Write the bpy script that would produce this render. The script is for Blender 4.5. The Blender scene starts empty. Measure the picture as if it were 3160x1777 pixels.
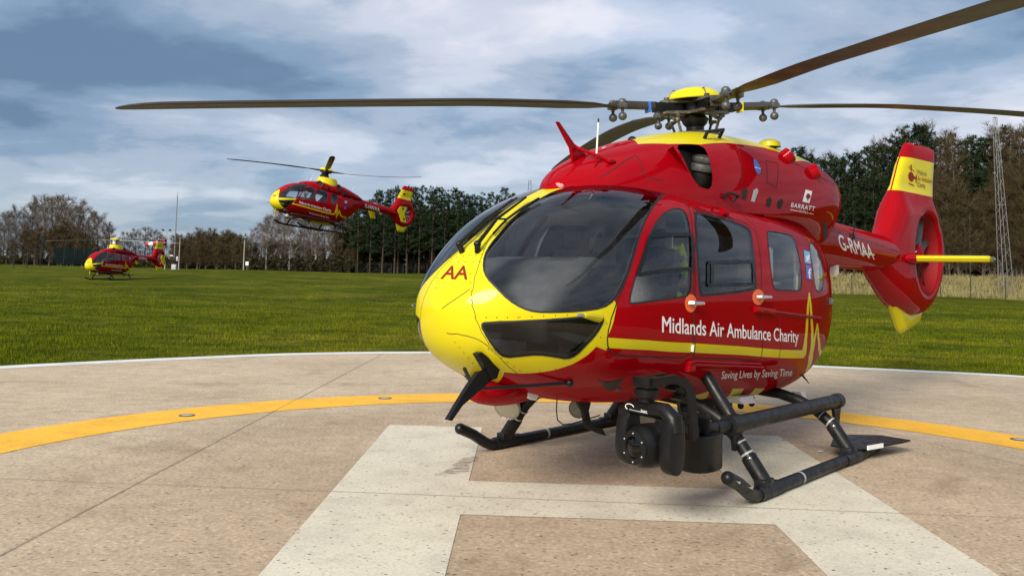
import bpy, bmesh, math, random
import numpy as np
from mathutils import Vector, Matrix
from mathutils.bvhtree import BVHTree
from mathutils.geometry import delaunay_2d_cdt

random.seed(7); np.random.seed(7)
R = math.radians
scene = bpy.context.scene
COL = scene.collection

# ---------------------------------------------------------------- camera
PW, PH = 3160.0, 1777.0                     # size of the photograph, used to turn its pixels into directions
FOC, CAM_H, PITCH, ROLL, PPY = 2707.3, 1.705, R(4.567), R(1.268), 626.0
cam_d = bpy.data.cameras.new('camera')
cam = bpy.data.objects.new('camera', cam_d); COL.objects.link(cam); scene.camera = cam
cam_d.sensor_width = 36.0; cam_d.lens = 36.0 * FOC / PW
cam_d.shift_y = -(PH / 2 - PPY) / PW
cam_d.clip_start = 0.05; cam_d.clip_end = 6000
cam.matrix_world = (Matrix.Translation((0, 0, CAM_H)) @ Matrix.Rotation(math.pi / 2 + PITCH, 4, 'X')
                    @ Matrix.Rotation(ROLL, 4, 'Z'))

def pixel_ray(u, v):
    r = cam.matrix_world.to_3x3() @ Vector(((u - PW / 2) / FOC, -(v - PPY) / FOC, -1.0))
    return Vector((0, 0, CAM_H)), r.normalized()
def pixel_at_depth(u, v, depth):
    o, d = pixel_ray(u, v)
    return o + d * (depth / d.y)
# zoom windows of the photograph in which outlines were read off
def zoomer(x0, y0, s): return lambda u, v: (x0 + u / s, y0 + v / s)
Z1 = zoomer(1240, 360, 1.6465); Z2 = zoomer(1850, 360, 1.6468); Z3 = zoomer(2480, 340, 2.4147)
Z4 = zoomer(1360, 1080, 2.787); Z5 = zoomer(1880, 1100, 2.6833); Z6 = zoomer(1680, 240, 3.22)
ZE = zoomer(680, 460, 4.025); ZF = zoomer(0, 0, 1 / 1.22671)

# ---------------------------------------------------------------- world, sun, exposure
SUN_EL, SUN_AZ = R(31), R(-150)              # azimuth from +Y (away from the camera) towards +X
world = bpy.data.worlds.new('World'); scene.world = world; world.use_nodes = True
def build_world():
    nt = world.node_tree; N = nt.nodes; L = nt.links; N.clear()
    def node(t, **kw):
        n = N.new(t)
        for k, v in kw.items(): setattr(n, k, v)
        return n
    def math_(op, a, b=None, c=None):
        n = node('ShaderNodeMath', operation=op)
        for i, x in enumerate((a, b, c)):
            if x is None: continue
            if isinstance(x, (int, float)): n.inputs[i].default_value = x
            else: L.new(x, n.inputs[i])
        return n.outputs[0]
    out = node('ShaderNodeOutputWorld'); bg = node('ShaderNodeBackground')
    bg.inputs['Strength'].default_value = 0.1
    L.new(bg.outputs[0], out.inputs[0])
    sky = node('ShaderNodeTexSky', sky_type='NISHITA', sun_disc=False)
    sky.sun_elevation = SUN_EL; sky.sun_rotation = SUN_AZ
    sky.air_density = 1.0; sky.dust_density = 1.5; sky.ozone_density = 1.5
    tc = node('ShaderNodeTexCoord'); sep = node('ShaderNodeSeparateXYZ')
    L.new(tc.outputs['Generated'], sep.inputs[0])
    zc = math_('MAXIMUM', sep.outputs[2], 0.0)
    den = math_('ADD', zc, 0.20)
    px = math_('DIVIDE', sep.outputs[0], den); py = math_('DIVIDE', sep.outputs[1], den)
    cmb = node('ShaderNodeCombineXYZ'); L.new(px, cmb.inputs[0]); L.new(py, cmb.inputs[1])
    # clouds drift from lower left to upper right: stretch the noise along that line
    mp = node('ShaderNodeMapping'); mp.inputs['Rotation'].default_value = (0, 0, R(SKY_ROT)); mp.inputs['Scale'].default_value = SKY_SCALE
    mp.inputs['Location'].default_value = SKY_LOC
    L.new(cmb.outputs[0], mp.inputs[0])
    def noise(scale, detail, rough, dist, w):
        n = node('ShaderNodeTexNoise', noise_dimensions='4D'); n.inputs['W'].default_value = w
        n.inputs['Scale'].default_value = scale; n.inputs['Detail'].default_value = detail
        n.inputs['Roughness'].default_value = rough; n.inputs['Distortion'].default_value = dist
        L.new(mp.outputs[0], n.inputs['Vector']); return n.outputs['Fac']
    def ramp(x, stops, smooth='EASE'):
        n = node('ShaderNodeValToRGB'); n.color_ramp.interpolation = smooth
        e = n.color_ramp.elements
        while len(e) < len(stops): e.new(0.5)
        for el, (p, c) in zip(e, stops): el.position = p; el.color = c if len(c) == 4 else (*c, 1)
        L.new(x, n.inputs[0]); return n.outputs[0]
    big = noise(1.0, 6, 0.52, 0.3, SKY_W)
    fine = noise(2.6, 8, 0.62, 0.35, SKY_W + 7.3)
    mix = math_('ADD', math_('MULTIPLY', big, 0.70), math_('MULTIPLY', fine, 0.30))
    # the heavier and thinner banks of cloud, each at its place in the sky
    for (u, v, amt, sx, sy, rot) in CLOUD_BANKS:
        d = pixel_ray(u * 1.22671, v * 1.22671)[1]; c = Vector((d.x / (d.z + .2), d.y / (d.z + .2), 0))
        sub = node('ShaderNodeVectorMath', operation='SUBTRACT'); L.new(cmb.outputs[0], sub.inputs[0]); sub.inputs[1].default_value = c
        m2 = node('ShaderNodeMapping'); m2.inputs['Rotation'].default_value = (0, 0, R(rot)); m2.inputs['Scale'].default_value = (1 / sx, 1 / sy, 1); L.new(sub.outputs[0], m2.inputs[0])
        ln = node('ShaderNodeVectorMath', operation='LENGTH'); L.new(m2.outputs[0], ln.inputs[0])
        ln2 = math_('ADD', ln.outputs['Value'], math_('MULTIPLY', math_('SUBTRACT', fine, .5), 1.1))
        g = math_('POWER', 2.718, math_('MULTIPLY', math_('MULTIPLY', ln2, ln2), -1.0)); mix = math_('ADD', mix, math_('MULTIPLY', g, amt))
    # cloud brightness (thin bright veil against thick grey-blue bases)
    ccol = ramp(mix, CLOUD_STOPS)
    # cover: mostly closed, thinner towards the horizon
    cov = ramp(noise(0.8, 6, 0.55, 0.3, SKY_W + 3.1), ((0.30, (0.8,) * 3), (0.52, (1, 1, 1))))
    hz = ramp(zc, ((0.0, (0.8,) * 3), (0.16, (0.95,) * 3)))
    fac = math_('MULTIPLY', cov, hz)
    mx = node('ShaderNodeMix', data_type='RGBA'); L.new(fac, mx.inputs['Factor'])
    L.new(sky.outputs[0], mx.inputs['A']); L.new(ccol, mx.inputs['B'])
    L.new(mx.outputs['Result'], bg.inputs['Color'])
SKY_ROT, SKY_SCALE, SKY_LOC, SKY_W = -25, (1.25, 1.5, 1), (0.0, 0.0, 0.0), 1.7
CLOUD_STOPS = ((0.36, (5.2, 5.1, 5.5)), (0.455, (3.7, 4.0, 4.7)), (0.54, (2.4, 2.9, 3.7)), (0.61, (1.42, 2.08, 3.0)), (0.68, (0.82, 1.32, 2.15)))
CLOUD_BANKS = ((470, 140, .135, .45, .22, 0), (60, 90, .08, .4, .3, 0), (760, 200, .09, .35, .2, 0), (1150, 40, -.16, .6, .35, 0), (60, 340, .06, .8, .5, 0), (1650, 180, .05, .5, .3, 0), (1850, 230, .06, .8, .5, 0), (2400, 200, .04, .9, .6, 0), (2060, 340, -.10, 1.0, .5, 0), (350, 470, .05, 2.6, 1.6, 0))
build_world()
sun_d = bpy.data.lights.new('sun', 'SUN'); sun_d.energy = 3.3; sun_d.angle = R(24); sun_d.color = (1, 0.92, 0.80)
sun = bpy.data.objects.new('sun', sun_d); COL.objects.link(sun)
sun.rotation_euler = (R(90) - SUN_EL, 0, -SUN_AZ + math.pi)
sun.rotation_euler = Vector((math.sin(SUN_AZ) * math.cos(SUN_EL), math.cos(SUN_AZ) * math.cos(SUN_EL), math.sin(SUN_EL))).to_track_quat('Z', 'Y').to_euler()
vs = scene.view_settings
vs.view_transform = 'Standard'; vs.look = 'None'; vs.gamma = 1.0; vs.use_curve_mapping = False
vs.exposure = 0.78

# ---------------------------------------------------------------- materials
MAT = {}
def nodes_of(m): return m.node_tree.nodes, m.node_tree.links
def principled(name, col, rough=0.5, metal=0.0, coat=0.0, spec=0.5, bump=None, var=None, rvar=None):
    """procedural material: noise-varied colour, roughness and relief. var=(scale, amount), bump=(scale, strength, distance)"""
    m = bpy.data.materials.new(name); m.use_nodes = True; N, L = nodes_of(m)
    b = N['Principled BSDF']
    b.inputs['Base Color'].default_value = (*col, 1); b.inputs['Roughness'].default_value = rough
    b.inputs['Metallic'].default_value = metal; b.inputs['Coat Weight'].default_value = coat
    b.inputs['Coat Roughness'].default_value = 0.03; b.inputs['Specular IOR Level'].default_value = spec
    tc = N.new('ShaderNodeTexCoord')
    if var or rvar:
        sc, am = var or (3.0, 0.0)
        n = N.new('ShaderNodeTexNoise'); n.inputs['Scale'].default_value = sc; n.inputs['Detail'].default_value = 6
        L.new(tc.outputs['Object'], n.inputs['Vector'])
        if am:
            h = N.new('ShaderNodeHueSaturation'); h.inputs['Color'].default_value = (*col, 1)
            mr = N.new('ShaderNodeMapRange'); mr.inputs['From Min'].default_value = 0.25; mr.inputs['From Max'].default_value = 0.75
            mr.inputs['To Min'].default_value = 1 - am; mr.inputs['To Max'].default_value = 1 + am
            L.new(n.outputs['Fac'], mr.inputs['Value']); L.new(mr.outputs[0], h.inputs['Value']); L.new(h.outputs[0], b.inputs['Base Color'])
        if rvar:
            mr = N.new('ShaderNodeMapRange'); mr.inputs['From Min'].default_value = 0.3; mr.inputs['From Max'].default_value = 0.7
            mr.inputs['To Min'].default_value = rvar[0]; mr.inputs['To Max'].default_value = rvar[1]
            L.new(n.outputs['Fac'], mr.inputs['Value']); L.new(mr.outputs[0], b.inputs['Roughness'])
    if bump:
        n = N.new('ShaderNodeTexNoise'); n.inputs['Scale'].default_value = bump[0]; n.inputs['Detail'].default_value = 4
        L.new(tc.outputs['Object'], n.inputs['Vector'])
        bp = N.new('ShaderNodeBump'); bp.inputs['Strength'].default_value = bump[1]; bp.inputs['Distance'].default_value = bump[2]
        L.new(n.outputs['Fac'], bp.inputs['Height']); L.new(bp.outputs[0], b.inputs['Normal'])
    MAT[name] = m
    return m
def glass(name, tint, refl=0.9, rough=0.015, ior=1.52):
    m = bpy.data.materials.new(name); m.use_nodes = True; N, L = nodes_of(m); N.clear()
    o = N.new('ShaderNodeOutputMaterial'); mix = N.new('ShaderNodeMixShader'); t = N.new('ShaderNodeBsdfTransparent'); g = N.new('ShaderNodeBsdfGlossy')
    t.inputs[0].default_value = (*tint, 1); g.inputs['Roughness'].default_value = rough; g.inputs[0].default_value = (refl, refl, refl, 1)
    f = N.new('ShaderNodeFresnel'); f.inputs['IOR'].default_value = ior
    tc = N.new('ShaderNodeTexCoord'); n = N.new('ShaderNodeTexNoise'); n.inputs['Scale'].default_value = 3.0
    bp = N.new('ShaderNodeBump'); bp.inputs['Strength'].default_value = 0.03 if ior > 1.45 else 0.0; bp.inputs['Distance'].default_value = 0.01
    L.new(tc.outputs['Object'], n.inputs['Vector']); L.new(n.outputs['Fac'], bp.inputs['Height']); L.new(bp.outputs[0], g.inputs['Normal'])
    L.new(f.outputs[0], mix.inputs[0]); L.new(t.outputs[0], mix.inputs[1]); L.new(g.outputs[0], mix.inputs[2]); L.new(mix.outputs[0], o.inputs[0])
    MAT[name] = m; return m
RED = principled('red_paint', (0.28, 0.001, 0.005), 0.30, coat=0.30, spec=0.0, var=(1.5, 0.05), bump=(2.2, 0.06, 0.02))
YEL = principled('yellow_paint', (0.58, 0.50, 0.010), 0.34, coat=0.25, spec=0.05, var=(1.5, 0.04), bump=(2.2, 0.05, 0.02))
BLK = principled('black_paint', (0.004, 0.004, 0.0045), 0.36, spec=.3, var=(8, 0.3), rvar=(0.3, 0.55))
RUB = principled('black_rubber', (0.010, 0.010, 0.011), 0.65, var=(10, 0.2))
SKD = principled('skid_coating', (0.005, 0.0055, 0.006), 0.42, spec=.3, var=(14, 0.5), rvar=(0.3, 0.6), bump=(60, 0.1, 0.004))
WHT = principled('white_paint', (0.78, 0.78, 0.76), 0.4, var=(6, 0.05))
LTR = principled('white_lettering', (0.80, 0.80, 0.80), 0.4, var=(20, 0.04))
ORG = principled('orange_decal', (0.80, 0.14, 0.02), 0.45, var=(9, 0.06))
STL = principled('bright_steel', (0.62, 0.62, 0.60), 0.28, metal=1.0, var=(30, 0.1))
MTL = principled('grey_metal', (0.10, 0.10, 0.098), 0.45, metal=0.55, var=(25, 0.35), rvar=(0.3, 0.6))
HUBM = principled('hub_metal', (0.12, 0.11, 0.085), 0.38, metal=0.5, var=(22, 0.5), rvar=(0.3, 0.6))
BLA = principled('blade_composite', (0.024, 0.020, 0.014), 0.42, var=(3, 0.35), rvar=(0.32, 0.55))
BLG = principled('blade_grey', (0.34, 0.34, 0.32), 0.45, var=(3, 0.15))
INT = principled('cabin_grey', (0.58, 0.59, 0.60), 0.7, var=(5, 0.2))
IND = principled('cabin_dark', (0.05, 0.052, 0.055), 0.7, var=(7, 0.3))
SEA = principled('seat_cloth', (0.13, 0.13, 0.135), 0.85, var=(40, 0.25), bump=(150, 0.2, 0.003))
GREYP = principled('grey_plastic', (0.36, 0.37, 0.37), 0.5, var=(9, 0.12))
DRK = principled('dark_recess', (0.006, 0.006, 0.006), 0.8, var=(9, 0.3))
HIV = principled('hi_vis_cloth', (0.62, 0.82, 0.02), 0.75, var=(18, 0.15))
REFL = principled('reflective_tape', (0.30, 0.30, 0.29), 0.4, var=(30, 0.1))
REDC = principled('red_cloth', (0.32, 0.02, 0.02), 0.8, var=(20, 0.2))
SKIN = principled('skin', (0.52, 0.30, 0.21), 0.55, var=(15, 0.1))
HAIR = principled('hair', (0.05, 0.03, 0.02), 0.7, var=(60, 0.4))
NAVY = principled('navy_cloth', (0.015, 0.02, 0.04), 0.85, var=(20, 0.2))
BLU = principled('blue_decal', (0.02, 0.14, 0.55), 0.4, var=(12, 0.1))
LBL = principled('light_blue_decal', (0.10, 0.48, 0.80), 0.4, var=(12, 0.06))
MAR = principled('maroon_print', (0.22, 0.008, 0.010), 0.6, spec=.2, var=(12, 0.08))
OLV = principled('grey_print', (0.16, 0.12, 0.06), 0.5, var=(12, 0.08))
LMP = principled('lamp_glass', (0.45, 0.42, 0.34), 0.12, metal=0.6, bump=(90, 0.5, 0.01))
GLS = glass('tinted_glass', (0.93, 0.95, 0.96))
GWS = glass('windshield_glass', (0.93, 0.95, 0.96), .95, .012, 1.62)
GLD = glass('dark_glass', (0.75, 0.77, 0.78))
LENS = glass('clear_lens', (0.75, 0.75, 0.75))

# ---------------------------------------------------------------- mesh helpers
def new_obj(name, me, parent=None):
    o = bpy.data.objects.new(name, me); COL.objects.link(o)
    if parent is not None: o.parent = parent
    return o
def empty(name, loc=(0, 0, 0), rz=0.0, label=None, cat=None, group=None):
    o = bpy.data.objects.new(name, None); COL.objects.link(o); o.location = loc; o.rotation_euler = (0, 0, rz); o.empty_display_size = 0.2
    tag(o, label, cat, group); return o
def tag(o, label=None, cat=None, group=None, kind=None):
    if label: o['label'] = label
    if cat: o['category'] = cat
    if group: o['group'] = group
    if kind: o['kind'] = kind
    return o
def copy_tree(o, parent=None):
    c = o.copy(); COL.objects.link(c); c.parent = parent
    for ch in list(o.children): copy_tree(ch, c)
    return c
def frame_from(d, upv=(0, 0, 1)):
    d = Vector(d).normalized(); u = Vector(upv)
    if abs(d.dot(u)) > 0.98: u = Vector((1, 0, 0)) if abs(d.x) < 0.9 else Vector((0, 1, 0))
    a = u.cross(d).normalized(); b = d.cross(a).normalized()
    return d, a, b
class MB:
    """collects shapes, builds ONE mesh object"""
    def __init__(s): s.v = []; s.f = []; s.m = []; s.cur = 0
    def _add(s, vs, fs):
        o = len(s.v); s.v.extend([tuple(v) for v in vs])
        for f in fs: s.f.append([i + o for i in f]); s.m.append(s.cur)
        return s
    def mat(s, i): s.cur = i; return s
    def box(s, c, size, rot=None, bevel=0.0):
        sx, sy, sz = [x / 2 for x in size]; b = min(bevel, sx * .9, sy * .9, sz * .9)
        M = rot.to_matrix() if hasattr(rot, 'to_matrix') else (rot or Matrix.Identity(3)); c = Vector(c)
        if b <= 0:
            P = [(x, y, z) for x in (-sx, sx) for y in (-sy, sy) for z in (-sz, sz)]
            Fs = [(0, 1, 3, 2), (4, 6, 7, 5), (0, 4, 5, 1), (2, 3, 7, 6), (0, 2, 6, 4), (1, 5, 7, 3)]
            return s._add([c + M @ Vector(p) for p in P], Fs)
        bm = bmesh.new(); bmesh.ops.create_cube(bm, size=1)
        for v in bm.verts: v.co = Vector((v.co.x * 2 * sx, v.co.y * 2 * sy, v.co.z * 2 * sz))
        bmesh.ops.bevel(bm, geom=list(bm.edges), offset=b, segments=2, affect='EDGES', profile=0.6)
        s._add([c + M @ v.co for v in bm.verts], [[v.index for v in f.verts] for f in bm.faces] if not bm.verts.index_update() else [])
        bm.free(); return s
    def tube(s, pts, rad, n=12, cap=True, upv=(0, 0, 1), flat=1.0):
        pts = [Vector(p) for p in pts]; k = len(pts)
        rad = [rad] * k if isinstance(rad, (int, float)) else list(rad)
        vs = []; a = None
        for i in range(k):
            d = (pts[min(i + 1, k - 1)] - pts[max(i - 1, 0)]).normalized()
            if a is None: _, a, b = frame_from(d, upv)
            else:
                a = (a - d * a.dot(d)).normalized(); b = d.cross(a).normalized()
            for j in range(n):
                t = 2 * math.pi * j / n
                vs.append(pts[i] + rad[i] * (math.cos(t) * a + flat * math.sin(t) * b))
        fs = [(i * n + j, i * n + (j + 1) % n, (i + 1) * n + (j + 1) % n, (i + 1) * n + j) for i in range(k - 1) for j in range(n)]
        if cap: fs += [list(range(n))[::-1], list(range((k - 1) * n, k * n))]
        return s._add(vs, fs)
    def cyl(s, p0, p1, r0, r1=None, n=16): return s.tube([p0, p1], [r0, r0 if r1 is None else r1], n)
    def lathe(s, prof, o=(0, 0, 0), axis=(0, 0, 1), n=24, closed=False):
        d, a, b = frame_from(axis); o = Vector(o); vs = []; k = len(prof)
        for (r, h) in prof:
            for j in range(n):
                t = 2 * math.pi * j / n; vs.append(o + d * h + max(r, 1e-5) * (math.cos(t) * a + math.sin(t) * b))
        kk = k if closed else k - 1
        fs = [(i * n + j, i * n + (j + 1) % n, ((i + 1) % k) * n + (j + 1) % n, ((i + 1) % k) * n + j) for i in range(kk) for j in range(n)]
        return s._add(vs, fs)
    def ball(s, c, r, n=12, m=8, M=None):
        r = (r, r, r) if isinstance(r, (int, float)) else r; c = Vector(c); vs = []
        for i in range(m + 1):
            ph = -math.pi / 2 + math.pi * i / m
            for j in range(n):
                t = 2 * math.pi * j / n
                p = Vector((r[0] * math.cos(ph) * math.cos(t), r[1] * math.cos(ph) * math.sin(t), r[2] * math.sin(ph)))
                vs.append(c + (M @ p if M is not None else p))
        return s._add(vs, [(i * n + j, i * n + (j + 1) % n, (i + 1) * n + (j + 1) % n, (i + 1) * n + j) for i in range(m) for j in range(n)])
    def prism(s, poly, o, ax, ay, depth, both=False):
        """polygon in the plane (ax, ay) at o, extruded along ax x ay by depth (centred when both)"""
        ax = Vector(ax).normalized(); ay = Vector(ay).normalized(); n = ax.cross(ay); o = Vector(o); k = len(poly)
        z0, z1 = (-depth / 2, depth / 2) if both else (0, depth)
        vs = [o + ax * x + ay * y + n * z0 for x, y in poly] + [o + ax * x + ay * y + n * z1 for x, y in poly]
        return s._add(vs, [list(range(k))[::-1], list(range(k, 2 * k))] + [(i, (i + 1) % k, k + (i + 1) % k, k + i) for i in range(k)])
    def rings(s, rings, cap=True, closed=True):
        k = len(rings); n = len(rings[0]); vs = [p for r in rings for p in r]
        nn = n if closed else n - 1
        fs = [(i * n + j, i * n + (j + 1) % n, (i + 1) * n + (j + 1) % n, (i + 1) * n + j) for i in range(k - 1) for j in range(nn)]
        if cap: fs += [list(range(n))[::-1], list(range((k - 1) * n, k * n))]
        return s._add(vs, fs)
    def build(s, name, mats, parent=None, smooth=35):
        me = bpy.data.meshes.new(name); me.from_pydata(s.v, [], s.f)
        for m in (mats if isinstance(mats, (list, tuple)) else [mats]): me.materials.append(m)
        me.polygons.foreach_set('material_index', s.m)
        bm = bmesh.new(); bm.from_mesh(me); bmesh.ops.remove_doubles(bm, verts=bm.verts, dist=1e-5); bmesh.ops.recalc_face_normals(bm, faces=bm.faces); bm.to_mesh(me); bm.free()
        if smooth:
            me.shade_smooth(); me.set_sharp_from_angle(angle=R(smooth))
        else: me.shade_flat()
        return new_obj(name, me, parent)

def homog(src, dst):
    A = []
    for (x, y), (u, v) in zip(src, dst): A += [[x, y, 1, 0, 0, 0, -u * x, -u * y, -u], [0, 0, 0, x, y, 1, -v * x, -v * y, -v]]
    Hm = np.linalg.svd(np.array(A, float))[2][-1].reshape(3, 3)
    def f(x, y):
        p = Hm @ np.array([x, y, 1.0]); return (p[0] / p[2], p[1] / p[2])
    return f
# ---------------------------------------------------------------- smooth half-body surface with exact outlines
def gsmooth(a, k):
    if k <= 0: return a
    w = np.exp(-0.5 * (np.arange(-3 * k, 3 * k + 1) / k) ** 2); w /= w.sum()
    pad = np.concatenate([2 * a[0] - a[3 * k:0:-1], a, 2 * a[-1] - a[-2:-3 * k - 2:-1]])
    return np.convolve(pad, w, 'valid')
def pip(P, poly):
    P = np.asarray(P); poly = np.asarray(poly); x, y = P[:, 0], P[:, 1]; ins = np.zeros(len(P), bool); j = len(poly) - 1
    for i in range(len(poly)):
        xi, yi = poly[i]; xj, yj = poly[j]
        c = ((yi > y) != (yj > y)) & (x < (xj - xi) * (y - yi) / ((yj - yi) if yj != yi else 1e-12) + xi)
        ins ^= c; j = i
    return ins
def dens(poly, d, closed=True):
    out = []; n = len(poly)
    for i in range(n if closed else n - 1):
        a = np.array(poly[i], float); b = np.array(poly[(i + 1) % n], float); k = max(1, int(np.hypot(*(b - a)) / d))
        out += [tuple(a + (b - a) * t / k) for t in range(k)]
    if not closed: out.append(tuple(poly[-1]))
    return out
def rounded(poly, it=2):
    for _ in range(it):
        q = []; n = len(poly)
        for i in range(n):
            a = np.array(poly[i], float); b = np.array(poly[(i + 1) % n], float)
            q += [tuple(a * .75 + b * .25), tuple(a * .25 + b * .75)]
        poly = q
    return poly
class Half:
    """half of a body symmetric about y=0. stations: (x, z_bottom, z_top, z_widest, half_width, n_top, n_bottom); blunt nose if nose=True"""
    def __init__(s, st, nose=True, smooth=10, ulen=6.0, tail_blunt=False):
        st = np.array(sorted(st, key=lambda r: -r[0]), float); s.x0, s.x1 = st[0, 0], st[-1, 0]; s.nose = nose
        t = s.t_of(st[:, 0]); M = 500; s.tt = np.linspace(0, t[-1], M); s.tab = []
        for c in range(1, 7):
            a = np.interp(s.tt, t, st[:, c]); s.tab.append(gsmooth(a, smooth))
        s.tmax = t[-1]; s.UL = ulen; s.VL = 1.25
        s.bvh = None
    def t_of(s, x): return np.sqrt(np.maximum(s.x0 - np.asarray(x, float), 0)) if s.nose else s.x0 - np.asarray(x, float)
    def x_of(s, t): return s.x0 - t * t if s.nose else s.x0 - t
    def uv(s, x, th): return (float(s.t_of(x)) / s.tmax * s.UL, th * s.VL)
    def S(s, UV):
        UV = np.asarray(UV, float); t = np.clip(UV[:, 0] / s.UL, 0, 1) * s.tmax; th = np.clip(UV[:, 1] / s.VL, -math.pi / 2, math.pi / 2)
        zb, zt, zm, hw, nt, nb = [np.interp(t, s.tt, a) for a in s.tab]
        hw = np.maximum(hw, 0); n = np.where(th > 0, nt, nb); c, sn = np.abs(np.cos(th)), np.abs(np.sin(th))
        r = (c ** n + sn ** n) ** (-1 / n)
        z = zm + np.where(th > 0, zt - zm, zb - zm) * r * sn
        return np.c_[s.x_of(t), hw * r * c, z]
    def normals(s, UV):
        UV = np.asarray(UV, float).copy(); e = 0.012
        UV[:, 0] = np.clip(UV[:, 0], 0.05, s.UL - .02); UV[:, 1] = np.clip(UV[:, 1], -math.pi / 2 * s.VL + .01, math.pi / 2 * s.VL - .01)
        du = s.S(UV + [e, 0]) - s.S(UV - [e, 0]); dv = s.S(UV + [0, e]) - s.S(UV - [0, e])
        n = np.cross(du, dv); n /= np.linalg.norm(n, axis=1)[:, None] + 1e-12
        return n
    def make_bvh(s, nu=260, nv=120):
        us = np.linspace(0, s.UL, nu); vs = np.linspace(-math.pi / 2 * s.VL, math.pi / 2 * s.VL, nv)
        s.gu = np.array([(u, v) for u in us for v in vs]); P = s.S(s.gu)
        s.tri = [f for i in range(nu - 1) for j in range(nv - 1) for f in ((i * nv + j, (i + 1) * nv + j, (i + 1) * nv + j + 1), (i * nv + j, (i + 1) * nv + j + 1, i * nv + j + 1))]
        s.P = P; s.bvh = BVHTree.FromPolygons([tuple(p) for p in P], s.tri)
    def cast(s, o, d):
        if s.bvh is None: s.make_bvh()
        loc, nrm, idx, dist = s.bvh.ray_cast(Vector(o), Vector(d))
        if loc is None:
            loc, nrm, idx, dist = None, None, None, None; best = None
            for k in range(0, 140):                     # ray misses: nearest surface point to the ray
                q = Vector(o) + Vector(d) * (4 + k * 0.1); l2, n2, i2, d2 = s.bvh.find_nearest(q)
                if best is None or d2 < best[0]: best = (d2, l2, i2)
            loc, idx = best[1], best[2]
        a, b, c = [Vector(s.P[i]) for i in s.tri[idx]]; n = (b - a).cross(c - a)
        w0 = (b - loc).cross(c - loc).dot(n) / max(n.dot(n), 1e-12); w1 = (c - loc).cross(a - loc).dot(n) / max(n.dot(n), 1e-12)
        g = s.gu[s.tri[idx][0]] * w0 + s.gu[s.tri[idx][1]] * w1 + s.gu[s.tri[idx][2]] * (1 - w0 - w1)
        return (float(g[0]), float(g[1]))
    def hit(s, o, d):
        """point and outward normal where a ray meets the whole (mirrored) body"""
        if s.bvh is None: s.make_bvh()
        if not hasattr(s, 'full'):
            n = len(s.P); s.full = BVHTree.FromPolygons([tuple(p) for p in s.P] + [(p[0], -p[1], p[2]) for p in s.P], s.tri + [(a + n, c + n, b + n) for a, b, c in s.tri])
        o, d = Vector(o), Vector(d).normalized(); loc, nrm, idx, dist = s.full.ray_cast(o, d)
        if loc is None:
            best = min((s.full.find_nearest(o + d * (o.length - 4 + .15 * k)) for k in range(60)), key=lambda r: r[3]); loc, nrm = best[0], best[1]
        if nrm.dot(d) > 0: nrm = -nrm
        return loc, nrm
    def px(s, pts, pose_inv):
        """pixels -> surface parameters, by the ray of each pixel (entries given as ('p', x, theta_deg) are parameters already)"""
        out = []
        for q in pts:
            if q[0] == 'p': out.append(s.uv(q[1], R(q[2])))
            elif q[0] == 'u': out.append((q[1], R(q[2]) * s.VL))
            else:
                o, d = pixel_ray(*q); out.append(s.cast(pose_inv @ o, pose_inv.to_3x3() @ d))
        return out
    def side(s, x, z, port=True):
        """surface point at side-view position x, z"""
        if s.bvh is None: s.make_bvh()
        loc, *_ = s.bvh.ray_cast(Vector((x, 5, z)), Vector((0, -1, 0)))
        if loc is None: loc = s.bvh.find_nearest(Vector((x, 0.8, z)))[0]
        return Vector((loc.x, loc.y if port else -loc.y, loc.z))
    def mesh_regions(s, nu, nv, objs, paints):
        """objs: list of (name, [polygons]) in order of priority, last is the remainder (None); paints: list of (material index, polygon), later wins.
        returns {name: (verts_uv, tris, mats)}"""
        du, dv = s.UL / nu, math.pi * s.VL / nv
        lines = [dens(p, min(du, dv) * .8) for n, ps in objs if ps for p in ps] + [dens(p, min(du, dv) * .8) for _, p in paints]
        V0, V1 = -math.pi / 2 * s.VL, math.pi / 2 * s.VL
        pts = []; edges = []
        def clampp(p): return (min(max(p[0], 0), s.UL), min(max(p[1], V0), V1))
        for ln in lines:
            ln = [clampp(p) for p in ln]; base = len(pts); pts += ln
            edges += [(base + i, base + (i + 1) % len(ln)) for i in range(len(ln)) if np.hypot(*(np.array(ln[i]) - ln[(i + 1) % len(ln)])) > 1e-7]
        G = np.array([(i * du, V0 + j * dv) for i in range(nu + 1) for j in range(nv + 1)])
        if pts:
            Q = np.array(pts); keep = np.ones(len(G), bool); lim = (0.45 * min(du, dv)) ** 2
            for i in range(0, len(G), 500):
                d2 = ((G[i:i + 500, None, :] - Q[None]) ** 2).sum(2).min(1); keep[i:i + 500] = d2 > lim
            edge = (G[:, 0] < 1e-9) | (G[:, 0] > s.UL - 1e-9) | (np.abs(G[:, 1] - V0) < 1e-9) | (np.abs(G[:, 1] - V1) < 1e-9)
            keep |= edge; G = G[keep]
        allp = [tuple(p) for p in pts] + [tuple(p) for p in G]
        vco, _, tris, *_ = delaunay_2d_cdt([Vector(p) for p in allp], edges, [], 0, 1e-5)
        UV = np.array([(v.x, v.y) for v in vco]); T = np.array(tris); Cn = UV[T].mean(1)
        who = np.full(len(T), -1); mats = np.zeros(len(T), int)
        for k, (n, ps) in enumerate(objs):
            m = np.zeros(len(T), bool)
            if ps is None: m[:] = True
            else:
                for p in ps: m |= pip(Cn, p)
            who[(who < 0) & m] = k
        for mi, p in paints: mats[pip(Cn, p)] = mi
        return {n: (UV, T[who == k], mats[who == k]) for k, (n, ps) in enumerate(objs)}
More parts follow.
